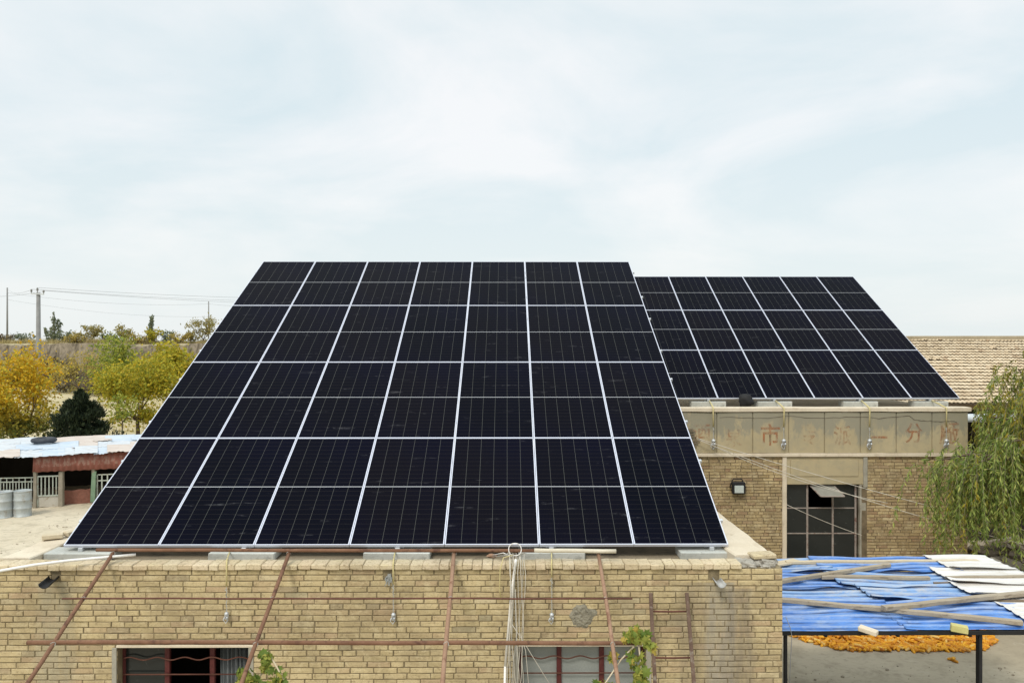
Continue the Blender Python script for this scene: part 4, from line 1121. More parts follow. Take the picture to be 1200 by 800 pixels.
for i, (x, y, z, a, tl, _, dd) in enumerate(cobs):
    if i < 300:
        o = cob0 if i == 0 else cob0.copy()
        if i: COL.objects.link(o)
        o.location = (x, y, z); o.rotation_euler = (rnd.uniform(0, 6), tl, a); s = rnd.uniform(.85, 1.15); o.scale = (s, s, s)
        tag(o, 'husked orange corn cob drying on the yard in front of the far window', 'corn cob', 'corn cobs spread on the yard')
    else:
        vs, fs = cob_pts(Vector((x, y, z)), Vector((math.cos(a), math.sin(a), -tl)), 1.12*rnd.uniform(.85, 1.15), 7); rest.add(vs, fs)
tag(rest.build('corn_heap', M['corn'], smooth=True, origin=(6.5, 16.5, 0)), 'heap of orange corn cobs drying behind the blue lean-to', 'corn', kind='stuff')

# ================================================================== wires in front of the far building
def catenary(a, b, sag, n=24): return [Vector(a).lerp(Vector(b), i/n)-Vector((0,0,sag*4*(i/n)*(1-i/n))) for i in range(n+1)]
for i, (p, q, sg, lab) in enumerate([(((816, 513), 18.6), ((1290, 642), 16.5), .10, 'uppermost thin wire strung across the far wall toward the willow'),
                                     (((818, 515), 18.6), ((1210, 640), 16.8), .14, 'middle thin wire strung across the far wall above the window'),
                                     (((818, 514), 18.6), ((1040, 589), 17.8), .16, 'short thin wire strung across the far lintel'),
                                     (((922, 591), 18.68), ((1010, 627), 18.6), .03, 'thin wire slanting across the panes of the far window')]):
    m = MB(); m.tube(catenary(at(*p[0], p[1]), at(*q[0], q[1]), sg), .0065, 5); tag(m.build('overhead_wire', M['wire'], smooth=True), lab, 'wire', 'wires strung before the far wall')
root = empty('wire_bracket', at(812, 509, YW2-.02), 'row of short dark pegs holding wires on the far parapet beside the array edge', 'bracket')
m = MB()
for py, L in ((503, 6), (505.5, 9), (508.5, 8), (511.5, 10), (516, 14), (519, 12), (522, 10)): m.bar(at(800, py, YW2-.05), at(806+L, py, YW2-.05), .03, .022)
m.build('pegs', M['wood_dark'], root)
m = MB(); m.bar(at(803, 500, YW2-.02), at(803, 525, YW2-.02), .05, .03, (0,1,0)); m.build('plate', M['wood_dark'], root)
m = MB(); c = at(875.5, 473.5, 19.3); m.lump((c.x, 19.35, ZR2+.16), .15, (1.25, .8, 1.0), .5, 8, 12, 4); tag(m.build('plastic_bag', M['black'], smooth=True), 'crumpled black bag under the lower edge of the smaller array', 'bag')

# ================================================================== long tiled building behind
YE, YR = 23.8, 28.4; ZE = at(0, 474, YE).z; ZRG = at(0, 397.5, YR).z
tb = empty('tiled_building', (20, YE, 0), 'long open-fronted building with pale tan tiled roof behind the far building', 'building')
m = MB(); vs = []; TX0, TX1 = 7.5, 33.0; nr = 21; tw = .125; nsub = 6; ncol = int((TX1-TX0)/tw)
colN = ncol*nsub; rowpts = []
rnd = random.Random(8)
joff = [[rnd.uniform(-.006, .008) + (.03 if rnd.random() < .012 else 0) for _ in range(ncol+1)] for _ in range(nr)]
for r_ in range(nr):
    for (fr_, lf) in ((0.0, .042), (-.01, .064), (.5, .038), (1.08, .012)):
        t_ = (r_+fr_)/nr; y = YE+(YR-YE)*t_; zb_ = ZE+(ZRG-ZE)*t_
        row = []
        for i in range(colN+1):
            u = (i % nsub)/nsub; cidx = i//nsub
            wv = .010*math.cos(u*2*math.pi)
            x = TX0+i*tw/nsub
            row.append((x, y+(joff[r_][min(cidx, ncol)] if fr_ < .03 else 0), zb_+lf+wv+joff[r_][min(cidx, ncol)]+.02*noise.noise(Vector((x*.25, t_*3, 1)))))
        rowpts.append(row)
for row in rowpts: vs += row
K = colN+1
m.add(vs, [(j*K+i, j*K+i+1, (j+1)*K+i+1, (j+1)*K+i) for j in range(len(rowpts)-1) if j % 4 != 3 for i in range(colN)])
def tile_mat():
    t = NT('tan_roof_tiles'); v = t.pos()
    s = t.n('ShaderNodeSeparateXYZ'); t.l(v, s.inputs[0])
    cxn = t.math('FLOOR', t.math('DIVIDE', t.math('SUBTRACT', s.outputs[0], TX0), tw)); cyn = t.math('FLOOR', t.math('DIVIDE', t.math('SUBTRACT', s.outputs[1], YE-.004), (YR-YE)/nr))
    cc = t.n('ShaderNodeCombineXYZ'); t.l(cxn, cc.inputs[0]); t.l(cyn, cc.inputs[1])
    wh = t.n('ShaderNodeTexWhiteNoise', noise_dimensions='2D'); t.l(cc.outputs[0], wh.inputs['Vector'])
    col = t.ramp(wh.outputs['Value'], [(0, (.52,.41,.275)), (.5, (.58,.475,.33)), (.93, (.62,.52,.375)), (1, (.42,.30,.19))])
    a = t.noise(v, .6, 6, .65, .4)
    col = t.mix(t.math('MULTIPLY', t.ramp(a, [(.5, 0.0), (.68, 1.0)]), .5), col, (.38,.30,.20))
    b = t.noise(v, 7, 6, .7); col = t.mix(t.math('MULTIPLY', t.ramp(b, [(.28, 1.0), (.42, 0.0)]), .5), col, (.24,.19,.13))
    return t.set(col, .9, 0, .1)
roof3 = m.build('roof', tile_mat(), tb)
m = MB(); m.plank((TX0, YR+.05, ZRG+.045), (TX1, YR+.05, ZRG+.045), .34, .15, 40, .010); m.build('ridge', mottled('ridge_cement', (.32,.27,.185), (.40,.34,.24), 3, .95, .3, 40, .1), roof3)
m = MB(); m.add([(TX0, YR+.1, ZRG-.01), (TX1, YR+.1, ZRG-.01), (TX1, YR+4.6, ZE), (TX0, YR+4.6, ZE)], [(0,1,2,3)]); m.build('rear_slope', M['cement'], roof3, solid=.06)
m = MB(); m.add([(TX0, YE+.05, ZE-.03), (TX1, YE+.05, ZE-.03), (TX1, YR, ZRG-.04), (TX0, YR, ZRG-.04)], [(3,2,1,0)]); m.build('roof_deck', M['wood_dark'], roof3, solid=.05)
m = MB(); m.plank((TX0, YE+.22, ZE-.10), (TX1, YE+.22, ZE-.10), .10, .15, 30, .006); m.build('beam', mottled('eave_beam', (.27,.185,.10), (.36,.26,.15), 3, .9, .3, 40, .1), tb)
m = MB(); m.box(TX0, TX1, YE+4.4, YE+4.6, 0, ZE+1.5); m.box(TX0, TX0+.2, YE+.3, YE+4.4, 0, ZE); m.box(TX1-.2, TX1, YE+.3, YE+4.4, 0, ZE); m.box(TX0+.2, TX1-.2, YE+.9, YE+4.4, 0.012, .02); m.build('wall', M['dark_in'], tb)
for x in (9.3, 12.4, 15.8, 19.2, 22.6, 26):
    m = MB(); m.plank((x, YE+.25, 0), (x, YE+.25, ZE-.17), .16, .16, 6, .01, (0,1,0)); m.build('post', M['wood_dark'], tb)
m = MB(); vs = []; n = 40
for i in range(n+1):
    x = 12.4+i*.18; a = .02*noise.noise(Vector((x*2, 1, 1))); y = YE+.02+.03*noise.noise(Vector((x*3, 5, 1)))
    p = at(1134, 484.8, YE).z; vs += [(x, y, p+a), (x, y-.02, p-.13+a*.5), (x, y+.01, p-.24-abs(a)*2)]
m.add(vs, [(3*i+k, 3*i+3+k, 3*i+4+k, 3*i+1+k) for i in range(n) for k in range(2)])
tag(m.build('plastic_strip', mottled('bluish_plastic', (.55,.63,.68), (.68,.73,.76), 2, .5, .1, 40, .4), smooth=True, solid=.006), 'pale bluish plastic strip hung under the tiled eave', 'plastic sheet')

# scrap wood behind the willow
rnd = random.Random(14)
words = ['grey scrap board leaning in the shade behind the willow', 'pale plank lying across the scrap pile behind the willow', 'dark plank at the bottom of the scrap pile behind the willow', 'short log on the ground behind the willow', 'tilted slab of wood on the scrap pile below the willow']
for k, (pa, pb, Y, wd, lab) in enumerate([((1150, 612), (1185, 618), 21.5, .25, words[0]), ((1155, 636), (1195, 630), 21.0, .2, words[1]), ((1140, 672), (1178, 660), 20.2, .22, words[2]), ((1160, 655), (1190, 668), 20.4, .28, words[3]), ((1165, 622), (1200, 645), 21.2, .3, words[4])]):
    a, b = at(*pa, Y), at(*pb, Y-.3)
    m = MB(); m.plank(a, b, wd, .10, 6, .012); tag(m.build('scrap_board', M['wood'] if k % 2 else M['wood_dark']), lab, 'board', 'scrap wood behind the willow')
m = MB()
for k in range(60): m.lump((rnd.uniform(11.2, 16), rnd.uniform(19.8, 22.8), rnd.uniform(0, .55)), rnd.uniform(.12, .4), (1.2, 1, .6), .5, 5, 8, k, 2)
tag(m.build('rubble_heap', mottled('dark_soil', (.13,.105,.075), (.22,.18,.13), 3, .95, .6, 30, .1, world=True)), 'dark heap of earth and rubble behind the willow', 'rubble', kind='stuff')

# ================================================================== trees
def leaf(mb, c, d, u, L, W, fold=.15):
    s = d.cross(u)
    if s.length < 1e-3: s = Vector((1,0,0))
    s.normalize(); nrm = s.cross(d)
    mb.add([c-d*(L*.5), c+s*(W*.5)+nrm*(fold*W), c+d*(L*.5), c-s*(W*.5)+nrm*(fold*W)], [(0,1,2,3)])
def rdir(rnd): 
    v = Vector((rnd.gauss(0,1), rnd.gauss(0,1), rnd.gauss(0,1))); return v.normalized()
def grow(rnd, mb, p, d, L, r, depth, tips, spread=.55, upb=.12, nseg=4, kids=3):
    pts = [Vector(p)]; rr = [r]
    for i in range(nseg):
        d = (d + rdir(rnd)*.22 + Vector((0,0,upb))).normalized(); pts.append(pts[-1]+d*(L/nseg)); rr.append(r*(1-.55*(i+1)/nseg))
    mb.tube(pts, rr, 6 if depth > 1 else 5, caps=False)
    if depth == 0: tips.append((pts[-1], d)); return
    if depth == 1: tips.append((pts[-1], d)); tips.append((pts[-2], d))
    for k in range(kids):
        a = rdir(rnd); a = (d + (a-d*a.dot(d))*spread*rnd.uniform(.7, 1.5)).normalized()
        grow(rnd, mb, pts[-1-(k % 2)], a, L*rnd.uniform(.6, .85), rr[-1]*.75, depth-1, tips, spread, upb, nseg, kids)
def tree(name, base, H, crown_r, trunk_h, tr, n, size, mat, label, cat='tree', group=None, seed=1, depth=3, kids=3, clump=.45, spread=.8, skirt=0):
    rnd = random.Random(seed); base = Vector(base)
    root = empty(name, base, label, cat, group)
    m = MB(); tips = []
    pts = [base-Vector((0,0,.1)), base+Vector((rnd.gauss(0,.03)*H*.1, 0, trunk_h*.5)), base+Vector((rnd.gauss(0,.05)*H*.2, rnd.gauss(0,.05)*H*.2, trunk_h))]
    m.tube(pts, [tr*1.25, tr, tr*.85], 8)
    lim = (H-trunk_h)
    for k in range(kids+2):
        a = 2*math.pi*(k+rnd.random()*.6)/(kids+2)
        d = Vector((math.cos(a)*spread, math.sin(a)*spread, rnd.uniform(.5, 1.1))).normalized()
        grow(rnd, m, pts[-1]-Vector((0,0,rnd.random()*.1*trunk_h)), d, lim*.36, tr*.55, depth-1, tips, .65, .06, 4, kids)
    # fit the branching to the crown's height and width
    top = max(t[0].z for t in tips); rad = max(1e-3, sorted(math.hypot(t[0].x-base.x, t[0].y-base.y) for t in tips)[int(len(tips)*.93)])
    fz = (H*.95-trunk_h)/max(.1, (top-base.z-trunk_h)); fr_ = crown_r*.92/rad
    def fit(p):
        p = Vector(p)
        if p.z-base.z <= trunk_h: return p
        k = min(1, (p.z-base.z-trunk_h)/(lim*.25))
        f2_ = 1+(fr_-1)*k
        return Vector((base.x+(p.x-base.x)*f2_, base.y+(p.y-base.y)*f2_, base.z+trunk_h+(p.z-base.z-trunk_h)*fz))
    m.v = [tuple(fit(p)) for p in m.v]
    tips = [(fit(p), d) for p, d in tips]
    for k in range(skirt):
        a = rnd.uniform(0, 6.283); r_ = crown_r*rnd.uniform(.25, .85); e = base+Vector((math.cos(a)*r_, math.sin(a)*r_, rnd.uniform(.20, .42)*H))
        p0 = base+Vector((0,0,trunk_h*rnd.uniform(.8, 1.0))); mid = p0.lerp(e, .5)+Vector((0,0,.2))
        m.tube([p0, mid, e], [tr*.3, tr*.2, .015], 5, caps=False); tips += [(e, Vector((0,0,1))), (mid, Vector((0,0,1)))]
    m.build('trunk', M['bark'], root, True)
    m = MB()
    for k in range(n):
        p, d = rnd.choice(tips)
        c = p + Vector((rnd.gauss(0, clump), rnd.gauss(0, clump), rnd.gauss(0, clump*.75)))*(.55 if rnd.random() < .6 else 1.0)
        u = rdir(rnd); e = rdir(rnd); L = size*rnd.uniform(.6, 1.4)
        leaf(m, c, e, u, L, L*rnd.uniform(.45, .8))
    m.build('crown', M[mat], root)
    return root
def gpt(px, Y): return Vector((at(px, 500, Y).x, Y, hgt(at(px, 500, Y).x, Y)))
# golden tree and its neighbours beyond the animal shed
tree('golden_tree', gpt(20, 45), 5.7, 3.0, .8, .16, 12000, .17, 'leaf_gold', 'golden yellow tree with green lower leaves behind the left of the tin-roofed shed', seed=12, depth=3, kids=3, clump=.50, skirt=20)
tree('yellow_green_tree', gpt(162, 50), 5.1, 2.8, 1.3, .12, 11000, .17, 'leaf_lime', 'yellow-green tree with thin dark trunk beside the larger array edge', seed=5, depth=3, kids=3, clump=.48, skirt=6)
tree('green_tree', gpt(198, 62), 6.0, 3.2, 1.2, .15, 5000, .24, 'leaf_lime', 'lime green tree half hidden behind the larger array, right of the yellow-green tree', seed=8, clump=.5)
tree('green_tree', gpt(138, 63), 6.6, 2.3, 1.6, .13, 2600, .22, 'leaf_green', 'pale green tree rising behind the yellow-green tree', seed=18, clump=.5)
tree('sapling', gpt(143, 46), 3.0, .7, 1.5, .04, 420, .16, 'leaf_green', 'thin sapling with a small green crown between the juniper and the yellow-green tree', seed=3, depth=2, kids=2, clump=.25)
tree('thinning_tree', gpt(96, 76), 5.2, 3.0, 1.5, .10, 1300, .20, 'leaf_thin', 'sparse half-bare yellow tree before the earth bank', seed=23, depth=3, kids=3, clump=.5)
tree('thinning_tree', gpt(205, 92), 5.0, 3.6, 1.0, .10, 1200, .24, 'leaf_thin', 'sparse ochre tree on the earth bank beside the array edge', seed=24, depth=3, kids=3, clump=.6)
# juniper: stacked upward sprays
def juniper(base, H, Rr, label, seed):
    rnd = random.Random(seed); base = Vector(base); root = empty('juniper', base, label, 'conifer')
    m = MB(); m.tube([base-Vector((0,0,.1)), base+Vector((0,0,H*.9))], [.12, .02], 7)
    lobes = []
    for k in range(85):
        f_ = rnd.random()**.8; z = H*(.05+.82*f_); rad = Rr*(1-f_)**.75*(.80+.35*rnd.random()); a = rnd.uniform(0, 6.283)
        p = base+Vector((math.cos(a)*rad, math.sin(a)*rad, z)); lobes.append((p, .42*(1-.6*f_)))
        m.tube([base+Vector((0,0,max(.1, z-.5))), p], [.03, .01], 4, caps=False)
    m.build('trunk', M['bark'], root, True)
    m = MB()
    for k in range(9000):
        p, s = rnd.choice(lobes)
        t_ = rnd.random(); c = p + Vector((rnd.gauss(0, s*.45), rnd.gauss(0, s*.45), rnd.uniform(-.5, 1.1)*s*(1-.2*t_)))
        out = (c-base); out.z = 0
        d = (out.normalized()*.5 + Vector((0,0,1)) + rdir(rnd)*.5).normalized() if out.length > .01 else Vector((0,0,1))
        leaf(m, c, d, rdir(rnd), rnd.uniform(.12, .26), rnd.uniform(.035, .07))
    for k in range(2500):
        f_ = rnd.random(); z = H*(.03+.88*f_); rad = Rr*(1-f_)**.75*.75*math.sqrt(rnd.random()); a = rnd.uniform(0, 6.283)
        leaf(m, base+Vector((math.cos(a)*rad, math.sin(a)*rad, z)), rdir(rnd), rdir(rnd), .3, .14)
    m.build('crown', M['leaf_juniper'], root)
juniper(gpt(94, 39), 4.05, 2.15, 'dark green conical juniper behind the tin-roofed shed', 6)
# trees and bushes on the rim of the bank
def rim(px, dY): 
    Y = cliff(at(px, 400, 105).x)+dY; return gpt(px, Y)
def poplar(base, H, label, seed, spread=.5, n=900):
    rnd = random.Random(seed); base = Vector(base); root = empty('poplar', base, label, 'tree', 'trees on the rim of the earth bank')
    m = MB(); tips = []
    for k in range(6):
        a = rnd.uniform(0, 6.28); r_ = rnd.uniform(0, 1)*spread*(2 if k > 3 else 1); h = H*(1 if k == 0 else rnd.uniform(.45, .95)); o = Vector((math.cos(a)*r_, math.sin(a)*r_, 0))
        p0, p1 = base+o*.2-Vector((0,0,.2)), base+o+Vector((0,0,h)); m.tube([p0, (p0+p1)/2+o*.3, p1], [.07, .05, .015], 5, caps=False); tips.append((p0, p1, o))
    m.build('trunk', M['bark'], root, True)
    m = MB()
    for k in range(n):
        p0, p1, o = rnd.choice(tips); t_ = rnd.uniform(.18, 1.0); c = p0.lerp(p1, t_)+Vector((rnd.gauss(0,.16), rnd.gauss(0,.16), 0))*(1.25-t_)*1.6
        leaf(m, c, (Vector((0,0,1))+rdir(rnd)*.6).normalized(), rdir(rnd), rnd.uniform(.18, .38), rnd.uniform(.10, .18))
    m.build('crown', M['leaf_far_green'], root)
poplar(rim(62, 4), 4.0, 'slim grey-green poplar on the bank rim right of the concrete pole', 31, .9)
poplar(rim(176, 4), 3.9, 'broader poplar on the bank rim with yellow leaves at its foot', 32, 1.2, 1100)
TG = 'trees on the rim of the earth bank'
tree('bush', rim(107, 4), 2.1, 1.6, .3, .06, 750, .26, 'leaf_far', 'round olive bush on the bank rim right of the slim poplar', 'bush', TG, 41, 2, 3, .35)
tree('bush', rim(145, 4), 2.3, 1.1, .3, .06, 620, .26, 'leaf_far', 'small domed olive bush on the bank rim, middle of the row', 'bush', TG, 42, 2, 3, .3)
tree('bush', rim(180, 3), 1.9, 1.0, .3, .06, 420, .26, 'leaf_lime', 'yellow bush at the foot of the broader poplar', 'bush', TG, 43, 2, 3, .3)
tree('bush', rim(238, 4), 3.3, 1.7, .5, .07, 900, .26, 'leaf_far', 'tall olive bush on the bank rim beside the array edge', 'bush', TG, 44, 2, 3, .45)
tree('bush', rim(78, 4), 1.6, 1.2, .2, .05, 420, .24, 'leaf_far_green', 'low green bush beside the slim poplar', 'bush', TG, 45, 2, 3, .3)
tree('bush', rim(6, 5), 1.0, 2.0, .2, .05, 520, .24, 'leaf_scrub', 'low dark bush on the bank rim at the left edge', 'bush', TG, 46, 2, 3, .35)
SG = 'dark scrub on the face of the earth bank'
for k, (px, dY, H, r_, lab) in enumerate([(62, -1.5, 3.2, 1.8, 'tall dark scrub on the bank face right of the concrete pole'), (20, -1, 2.6, 2.2, 'dark scrub on the bank face left of the concrete pole'), (118, -1.5, 2.0, 1.9, 'low brown scrub on the bank face behind the half-bare tree'),
                                     (150, -2, 2.6, 2.2, 'brown scrub on the bank face behind the pale green tree'), (185, -2, 2.8, 2.4, 'ochre scrub on the bank face left of the array edge'), (215, -3, 2.4, 2.0, 'brown scrub on the bank face nearest the array edge'),
                                     (118, -12, 1.1, 2.0, 'grey scrub on the low ledge before the bank'), (100, -11, .9, 1.6, 'small grey scrub on the low ledge below the half-bare tree')]):
    tree('scrub', rim(px, dY), H, r_, .2, .05, 800, .28, 'leaf_scrub' if k % 3 != 1 else 'leaf_far', lab, 'shrub', SG, 60+k, 2, 3, .45)
for k, (px, dY, H, r_, mt, lab) in enumerate([(28, 5, 1.2, 1.3, 'leaf_far_green', 'low green bush on the bank rim left of the concrete pole'), (90, 3, 1.1, 1.2, 'leaf_thin', 'low straw-coloured bush between the slim poplar and the round bush'),
        (126, 4, 1.2, 1.2, 'leaf_far_green', 'low green bush between the round bush and the small domed bush'), (160, 3, 1.3, 1.2, 'leaf_thin', 'low straw-coloured bush left of the broader poplar'), (197, 4, 1.7, 1.1, 'leaf_far_green', 'narrow grey-green bush right of the broader poplar'),
        (210, 3, 1.2, 1.4, 'leaf_thin', 'straw-coloured bush on the rim midway from the poplar to the array'), (224, 4, 1.5, 1.2, 'leaf_far', 'olive bush on the rim left of the tall bush by the array')]):
    tree('bush', rim(px, dY), H, r_, .2, .05, 420, .24, mt, lab, 'bush', TG, 80+k, 2, 3, .35)
for k, (px, dY, H, r_, lab) in enumerate([(40, -1.5, 2.6, 1.8, 'dark scrub on the bank face behind the concrete pole'), (82, -1.0, 2.4, 1.7, 'brown scrub on the bank face behind the half-bare tree, left side'), (135, -1.2, 2.2, 1.8, 'dark scrub on the bank face behind the pale green tree'),
        (168, -1.0, 2.5, 2.0, 'dark scrub on the bank face behind the yellow-green tree'), (200, -1.4, 2.3, 1.8, 'brown scrub on the bank face above the lime green tree'), (75, -10, 1.2, 1.9, 'low ochre scrub below the bank right of the golden tree'), (125, -14, 1.3, 2.0, 'low grey scrub in the field right of the half-bare tree')]):
    tree('scrub', rim(px, dY), H, r_, .2, .05, 900, .26, 'leaf_scrub' if k % 3 != 1 else 'leaf_thin', lab, 'shrub', SG, 100+k, 2, 3, .45)
# dry grass along the rim and on the field
m = MB(); rnd = random.Random(90)
for k in range(14000):
    px = rnd.uniform(-30, 262); x = at(px, 400, 106).x
    y = cliff(x)+3+abs(rnd.gauss(0, 2.2)); z = hgt(x, y); cl = .35+.65*max(0, noise.noise(Vector((x*.35, y*.35, 8)))+.45)
    h = rnd.uniform(.3, 1.1)*cl; d = Vector((rnd.gauss(0,.3), rnd.gauss(0,.3), 1)).normalized(); wd = rnd.uniform(.02, .05)
    a = Vector((x, y, z-.03)); m.add([a+Vector((-wd,0,0)), a+Vector((wd,0,0)), a+d*h], [(0,1,2)])
for k in range(6000):
    px = rnd.uniform(-20, 262); Y = rnd.uniform(52, 101); x = at(px, 480, Y).x; cl = noise.noise(Vector((x*.22, Y*.22, 3)))
    if cl < .05: continue
    a = Vector((x, Y, hgt(x, Y)-.03)); d = Vector((rnd.gauss(0,.4), rnd.gauss(0,.4), 1)).normalized(); h = rnd.uniform(.12, .4); wd = rnd.uniform(.02, .05)
    m.add([a+Vector((-wd,0,0)), a+Vector((wd,0,0)), a+d*h], [(0,1,2)])
tag(m.build('grass', M['dry_grass'], origin=(0, 100, 0)), 'dry yellow grass along the bank rim and field', 'grass', kind='stuff')

# willow on the right
def willow(base, label, seed):
    rnd = random.Random(seed); base = Vector(base); root = empty('willow_tree', base, label, 'tree')
    m = MB(); top = base+Vector((-.1, .1, 2.7))
    m.tube([base-Vector((0,0,.1)), base+Vector((.1, 0, 1.3)), top], [.24, .19, .16], 10)
    starts = []
    # ends of the main boughs, and how many fronds hang from each
    ends = [((8.95, 16.9, 3.55), 75), ((9.35, 16.6, 3.5), 80), ((9.75, 17.3, 3.6), 80), ((10.1, 16.4, 4.0), 75), ((10.3, 17.4, 4.4), 75), ((10.7, 16.8, 5.0), 80), ((10.9, 16.0, 4.6), 75), ((11.0, 17.6, 5.4), 70),
            ((11.3, 16.6, 5.9), 80), ((11.7, 17.3, 6.3), 75), ((11.6, 15.7, 5.4), 70), ((12.3, 16.2, 6.4), 75), ((12.9, 17.2, 6.5), 70), ((13.4, 16.3, 5.8), 60), ((14.0, 17.2, 5.2), 55), ((13.0, 18.2, 6.0), 50), ((12.0, 18.5, 5.8), 55), ((12.6, 15.2, 5.0), 55), ((14.4, 16.4, 4.4), 45), ((10.9, 18.3, 4.6), 55)]
    for (e, nf) in ends:
        e = Vector(e); mid = top.lerp(e, .5)+Vector((0,0,.45)); m3 = top.lerp(e, .8)+Vector((0,0,.28))
        p = [top, mid, m3, e]; m.tube(p, [.075, .05, .028, .012], 6, caps=False)
        for i in range(int(nf*.72)):
            t_ = min(2.999, (1-rnd.random()**1.5*.75)*3); j = int(t_); c = p[j].lerp(p[j+1], t_-j)+Vector((rnd.gauss(0,.17), rnd.gauss(0,.2), rnd.gauss(0,.12)))
            starts.append((c, math.atan2(e.y-top.y, e.x-top.x)))
    leaves, leaves_top, tw_ = MB(), MB(), MB()
    for (c, a) in starts:
        a2 = a+rnd.gauss(0, 1.2); out = rnd.uniform(.05, .42); drop = rnd.uniform(.5, 2.4)*(.7+.4*(c.z/5.5))
        drop = min(drop, max(.3, c.z-rnd.uniform(1.0, 2.3)))
        n = max(5, int(drop/.13)); pts = []
        sway = Vector((rnd.gauss(0, .07), rnd.gauss(0, .07), 0))
        for i in range(n+1):
            f_ = i/n
            pts.append(Vector(c)+Vector((math.cos(a2), math.sin(a2), 0))*(out*(1-(1-f_)**2.2))+Vector((0,0,.25*math.sin(min(1, f_*2.2)*math.pi)*out-drop*f_**1.25))+sway*f_*2)
        tw_.tube(pts, [.0045*(1-.7*i/n) for i in range(n+1)], 3, caps=False)
        tgt = leaves_top if (c.z > 4.5 and rnd.random() < .55) or rnd.random() < .12 else leaves
        for i in range(1, n+1):
            for _ in range(6):
                p = pts[i-1].lerp(pts[i], rnd.random()); d = (pts[i]-pts[i-1]).normalized()
                e = (d*.9+rdir(rnd)*.8+Vector((0,0,-.25))).normalized(); ll = rnd.uniform(.08, .17)
                leaf(tgt, p+e*ll*.5, e, rdir(rnd), ll, rnd.uniform(.018, .032), .1)
    m.build('trunk', M['bark'], root, True)
    tw_.build('twigs', M['wood'], root, True)
    leaves.build('crown', M['leaf_willow'], root); leaves_top.build('yellowing_foliage', M['leaf_willow_top'], root)
willow((12.3, 17.1, 0), 'drooping green willow with yellowing top at the right of the far building', 17)

# ================================================================== animal shed at the left
SY0, SY1 = 29.3, 30.9      # front line at photo x=0 and x=160
def sy(px): return SY0+(SY1-SY0)*px/160
def sp3(px, py, off=0.0): return at(px, py, sy(px)+off)
def gz(px, off=0.0): 
    p = sp3(px, 590, off); return Vector((p.x, p.y, 0))
sh = empty('animal_shed', gz(60), 'low open animal shed with patched tin roof and red fascia beyond the yard', 'shed')
def zat(px, py): return sp3(px, py).z
XA, XB = -70, 190
# rear and side walls in the near-black interior colour
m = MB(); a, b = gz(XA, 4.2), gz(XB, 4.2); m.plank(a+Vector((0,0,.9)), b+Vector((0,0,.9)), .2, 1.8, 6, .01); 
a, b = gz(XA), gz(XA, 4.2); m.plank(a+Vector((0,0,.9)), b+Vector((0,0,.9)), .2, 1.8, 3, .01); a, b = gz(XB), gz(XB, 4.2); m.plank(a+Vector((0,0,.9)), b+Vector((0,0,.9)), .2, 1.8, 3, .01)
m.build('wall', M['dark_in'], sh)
# roof of overlapping sheets
M['tin_a'] = tin_mat('grey_white_tin', (.46,.52,.57), (.60,.64,.67), (.38,.30,.25), .6)
M['tin_b'] = tin_mat('brown_white_tin', (.50,.42,.36), (.60,.54,.48), (.36,.24,.18), .6)
M['tin_c'] = tin_mat('pale_blue_tin', (.36,.46,.57), (.50,.57,.64), (.55,.55,.55), .6)
rnd = random.Random(44); px = XA; zr_ = 1.90; k = 0
while px < XB:
    wpx = rnd.uniform(16, 34)
    for (o0, o1) in ((-.35, 1.5), (1.3, 3.0), (2.8, 4.6)):
        p0, p1 = px+rnd.uniform(-3, 2), min(XB+5, px+wpx+5); vs = []; nx, ny = 12, 8; sd_ = rnd.random()*40; lf = rnd.uniform(0, .05)
        for j in range(ny+1):
            for i in range(nx+1):
                q = gz(p0+(p1-p0)*i/nx, o0+(o1-o0)*j/ny+.15*rnd.uniform(-1, 1)*(j in (0,)))
                vs.append((q.x, q.y+.15*noise.noise(Vector((q.x*1.2, sd_, 0)))*(j == 0), zr_+lf+.015*(o0+(o1-o0)*j/ny)+.05*noise.noise(Vector((q.x*.9, q.y*.7, sd_)))))
        m = MB(); m.add(vs, [(j*(nx+1)+i, j*(nx+1)+i+1, (j+1)*(nx+1)+i+1, (j+1)*(nx+1)+i) for j in range(ny) for i in range(nx)])
        m.build('roof_sheet', M[rnd.choice(['tin_a', 'tin_b', 'tin_c', 'tin_c', 'tin_a'])], sh, solid=.006); k += 1
    px += wpx
# fascia: corrugated red sheet with pale worn marks
def fascia_mat():
    t = NT('red_fascia'); v = t.coord('Generated'); s = t.n('ShaderNodeSeparateXYZ'); t.l(v, s.inputs[0])
    a = t.noise(t.coord(), 2.5, 6, .65, .4)
    col = t.mix(a, (.24,.085,.065), (.34,.15,.115))
    w_ = t.noise(t.mapped(t.coord(), (6, 1, 2.2)), 1.6, 4, .7)
    band = t.math('MULTIPLY', t.math('GREATER_THAN', s.outputs[2], .32), t.math('LESS_THAN', s.outputs[2], .80))
    col = t.mix(t.math('MULTIPLY', t.math('MULTIPLY', t.ramp(w_, [(.48, 0.0), (.58, 1.0)]), band), .55), col, (.46,.33,.27))
    return t.set(col, .8, 0, .15)
m = MB(); vs = []; n = 90
for i in range(n+1):
    px = 40.5+(165-40.5)*i/n; dx = .022*math.sin(i*1.25)
    top = sp3(px, 533.8-(px-40)*.045); bot = sp3(px, 552.6-(px-40)*.045)
    vs += [(top.x, top.y-.08+dx, top.z), (bot.x, bot.y-.12+dx, bot.z+.012*math.sin(i*.9))]
m.add(vs, [(2*i, 2*i+1, 2*i+3, 2*i+2) for i in range(n)]); m.build('fascia', fascia_mat(), sh, True, solid=.01)
M['post_wood'] = mottled('grey_post', (.24,.21,.16), (.32,.29,.23), 4, .9, .4, 40, .1)
M['fence_paint'] = mottled('pale_green_steel', (.36,.40,.34), (.46,.49,.43), 5, .7, .2, 40, .3, c3=(.30,.24,.17))
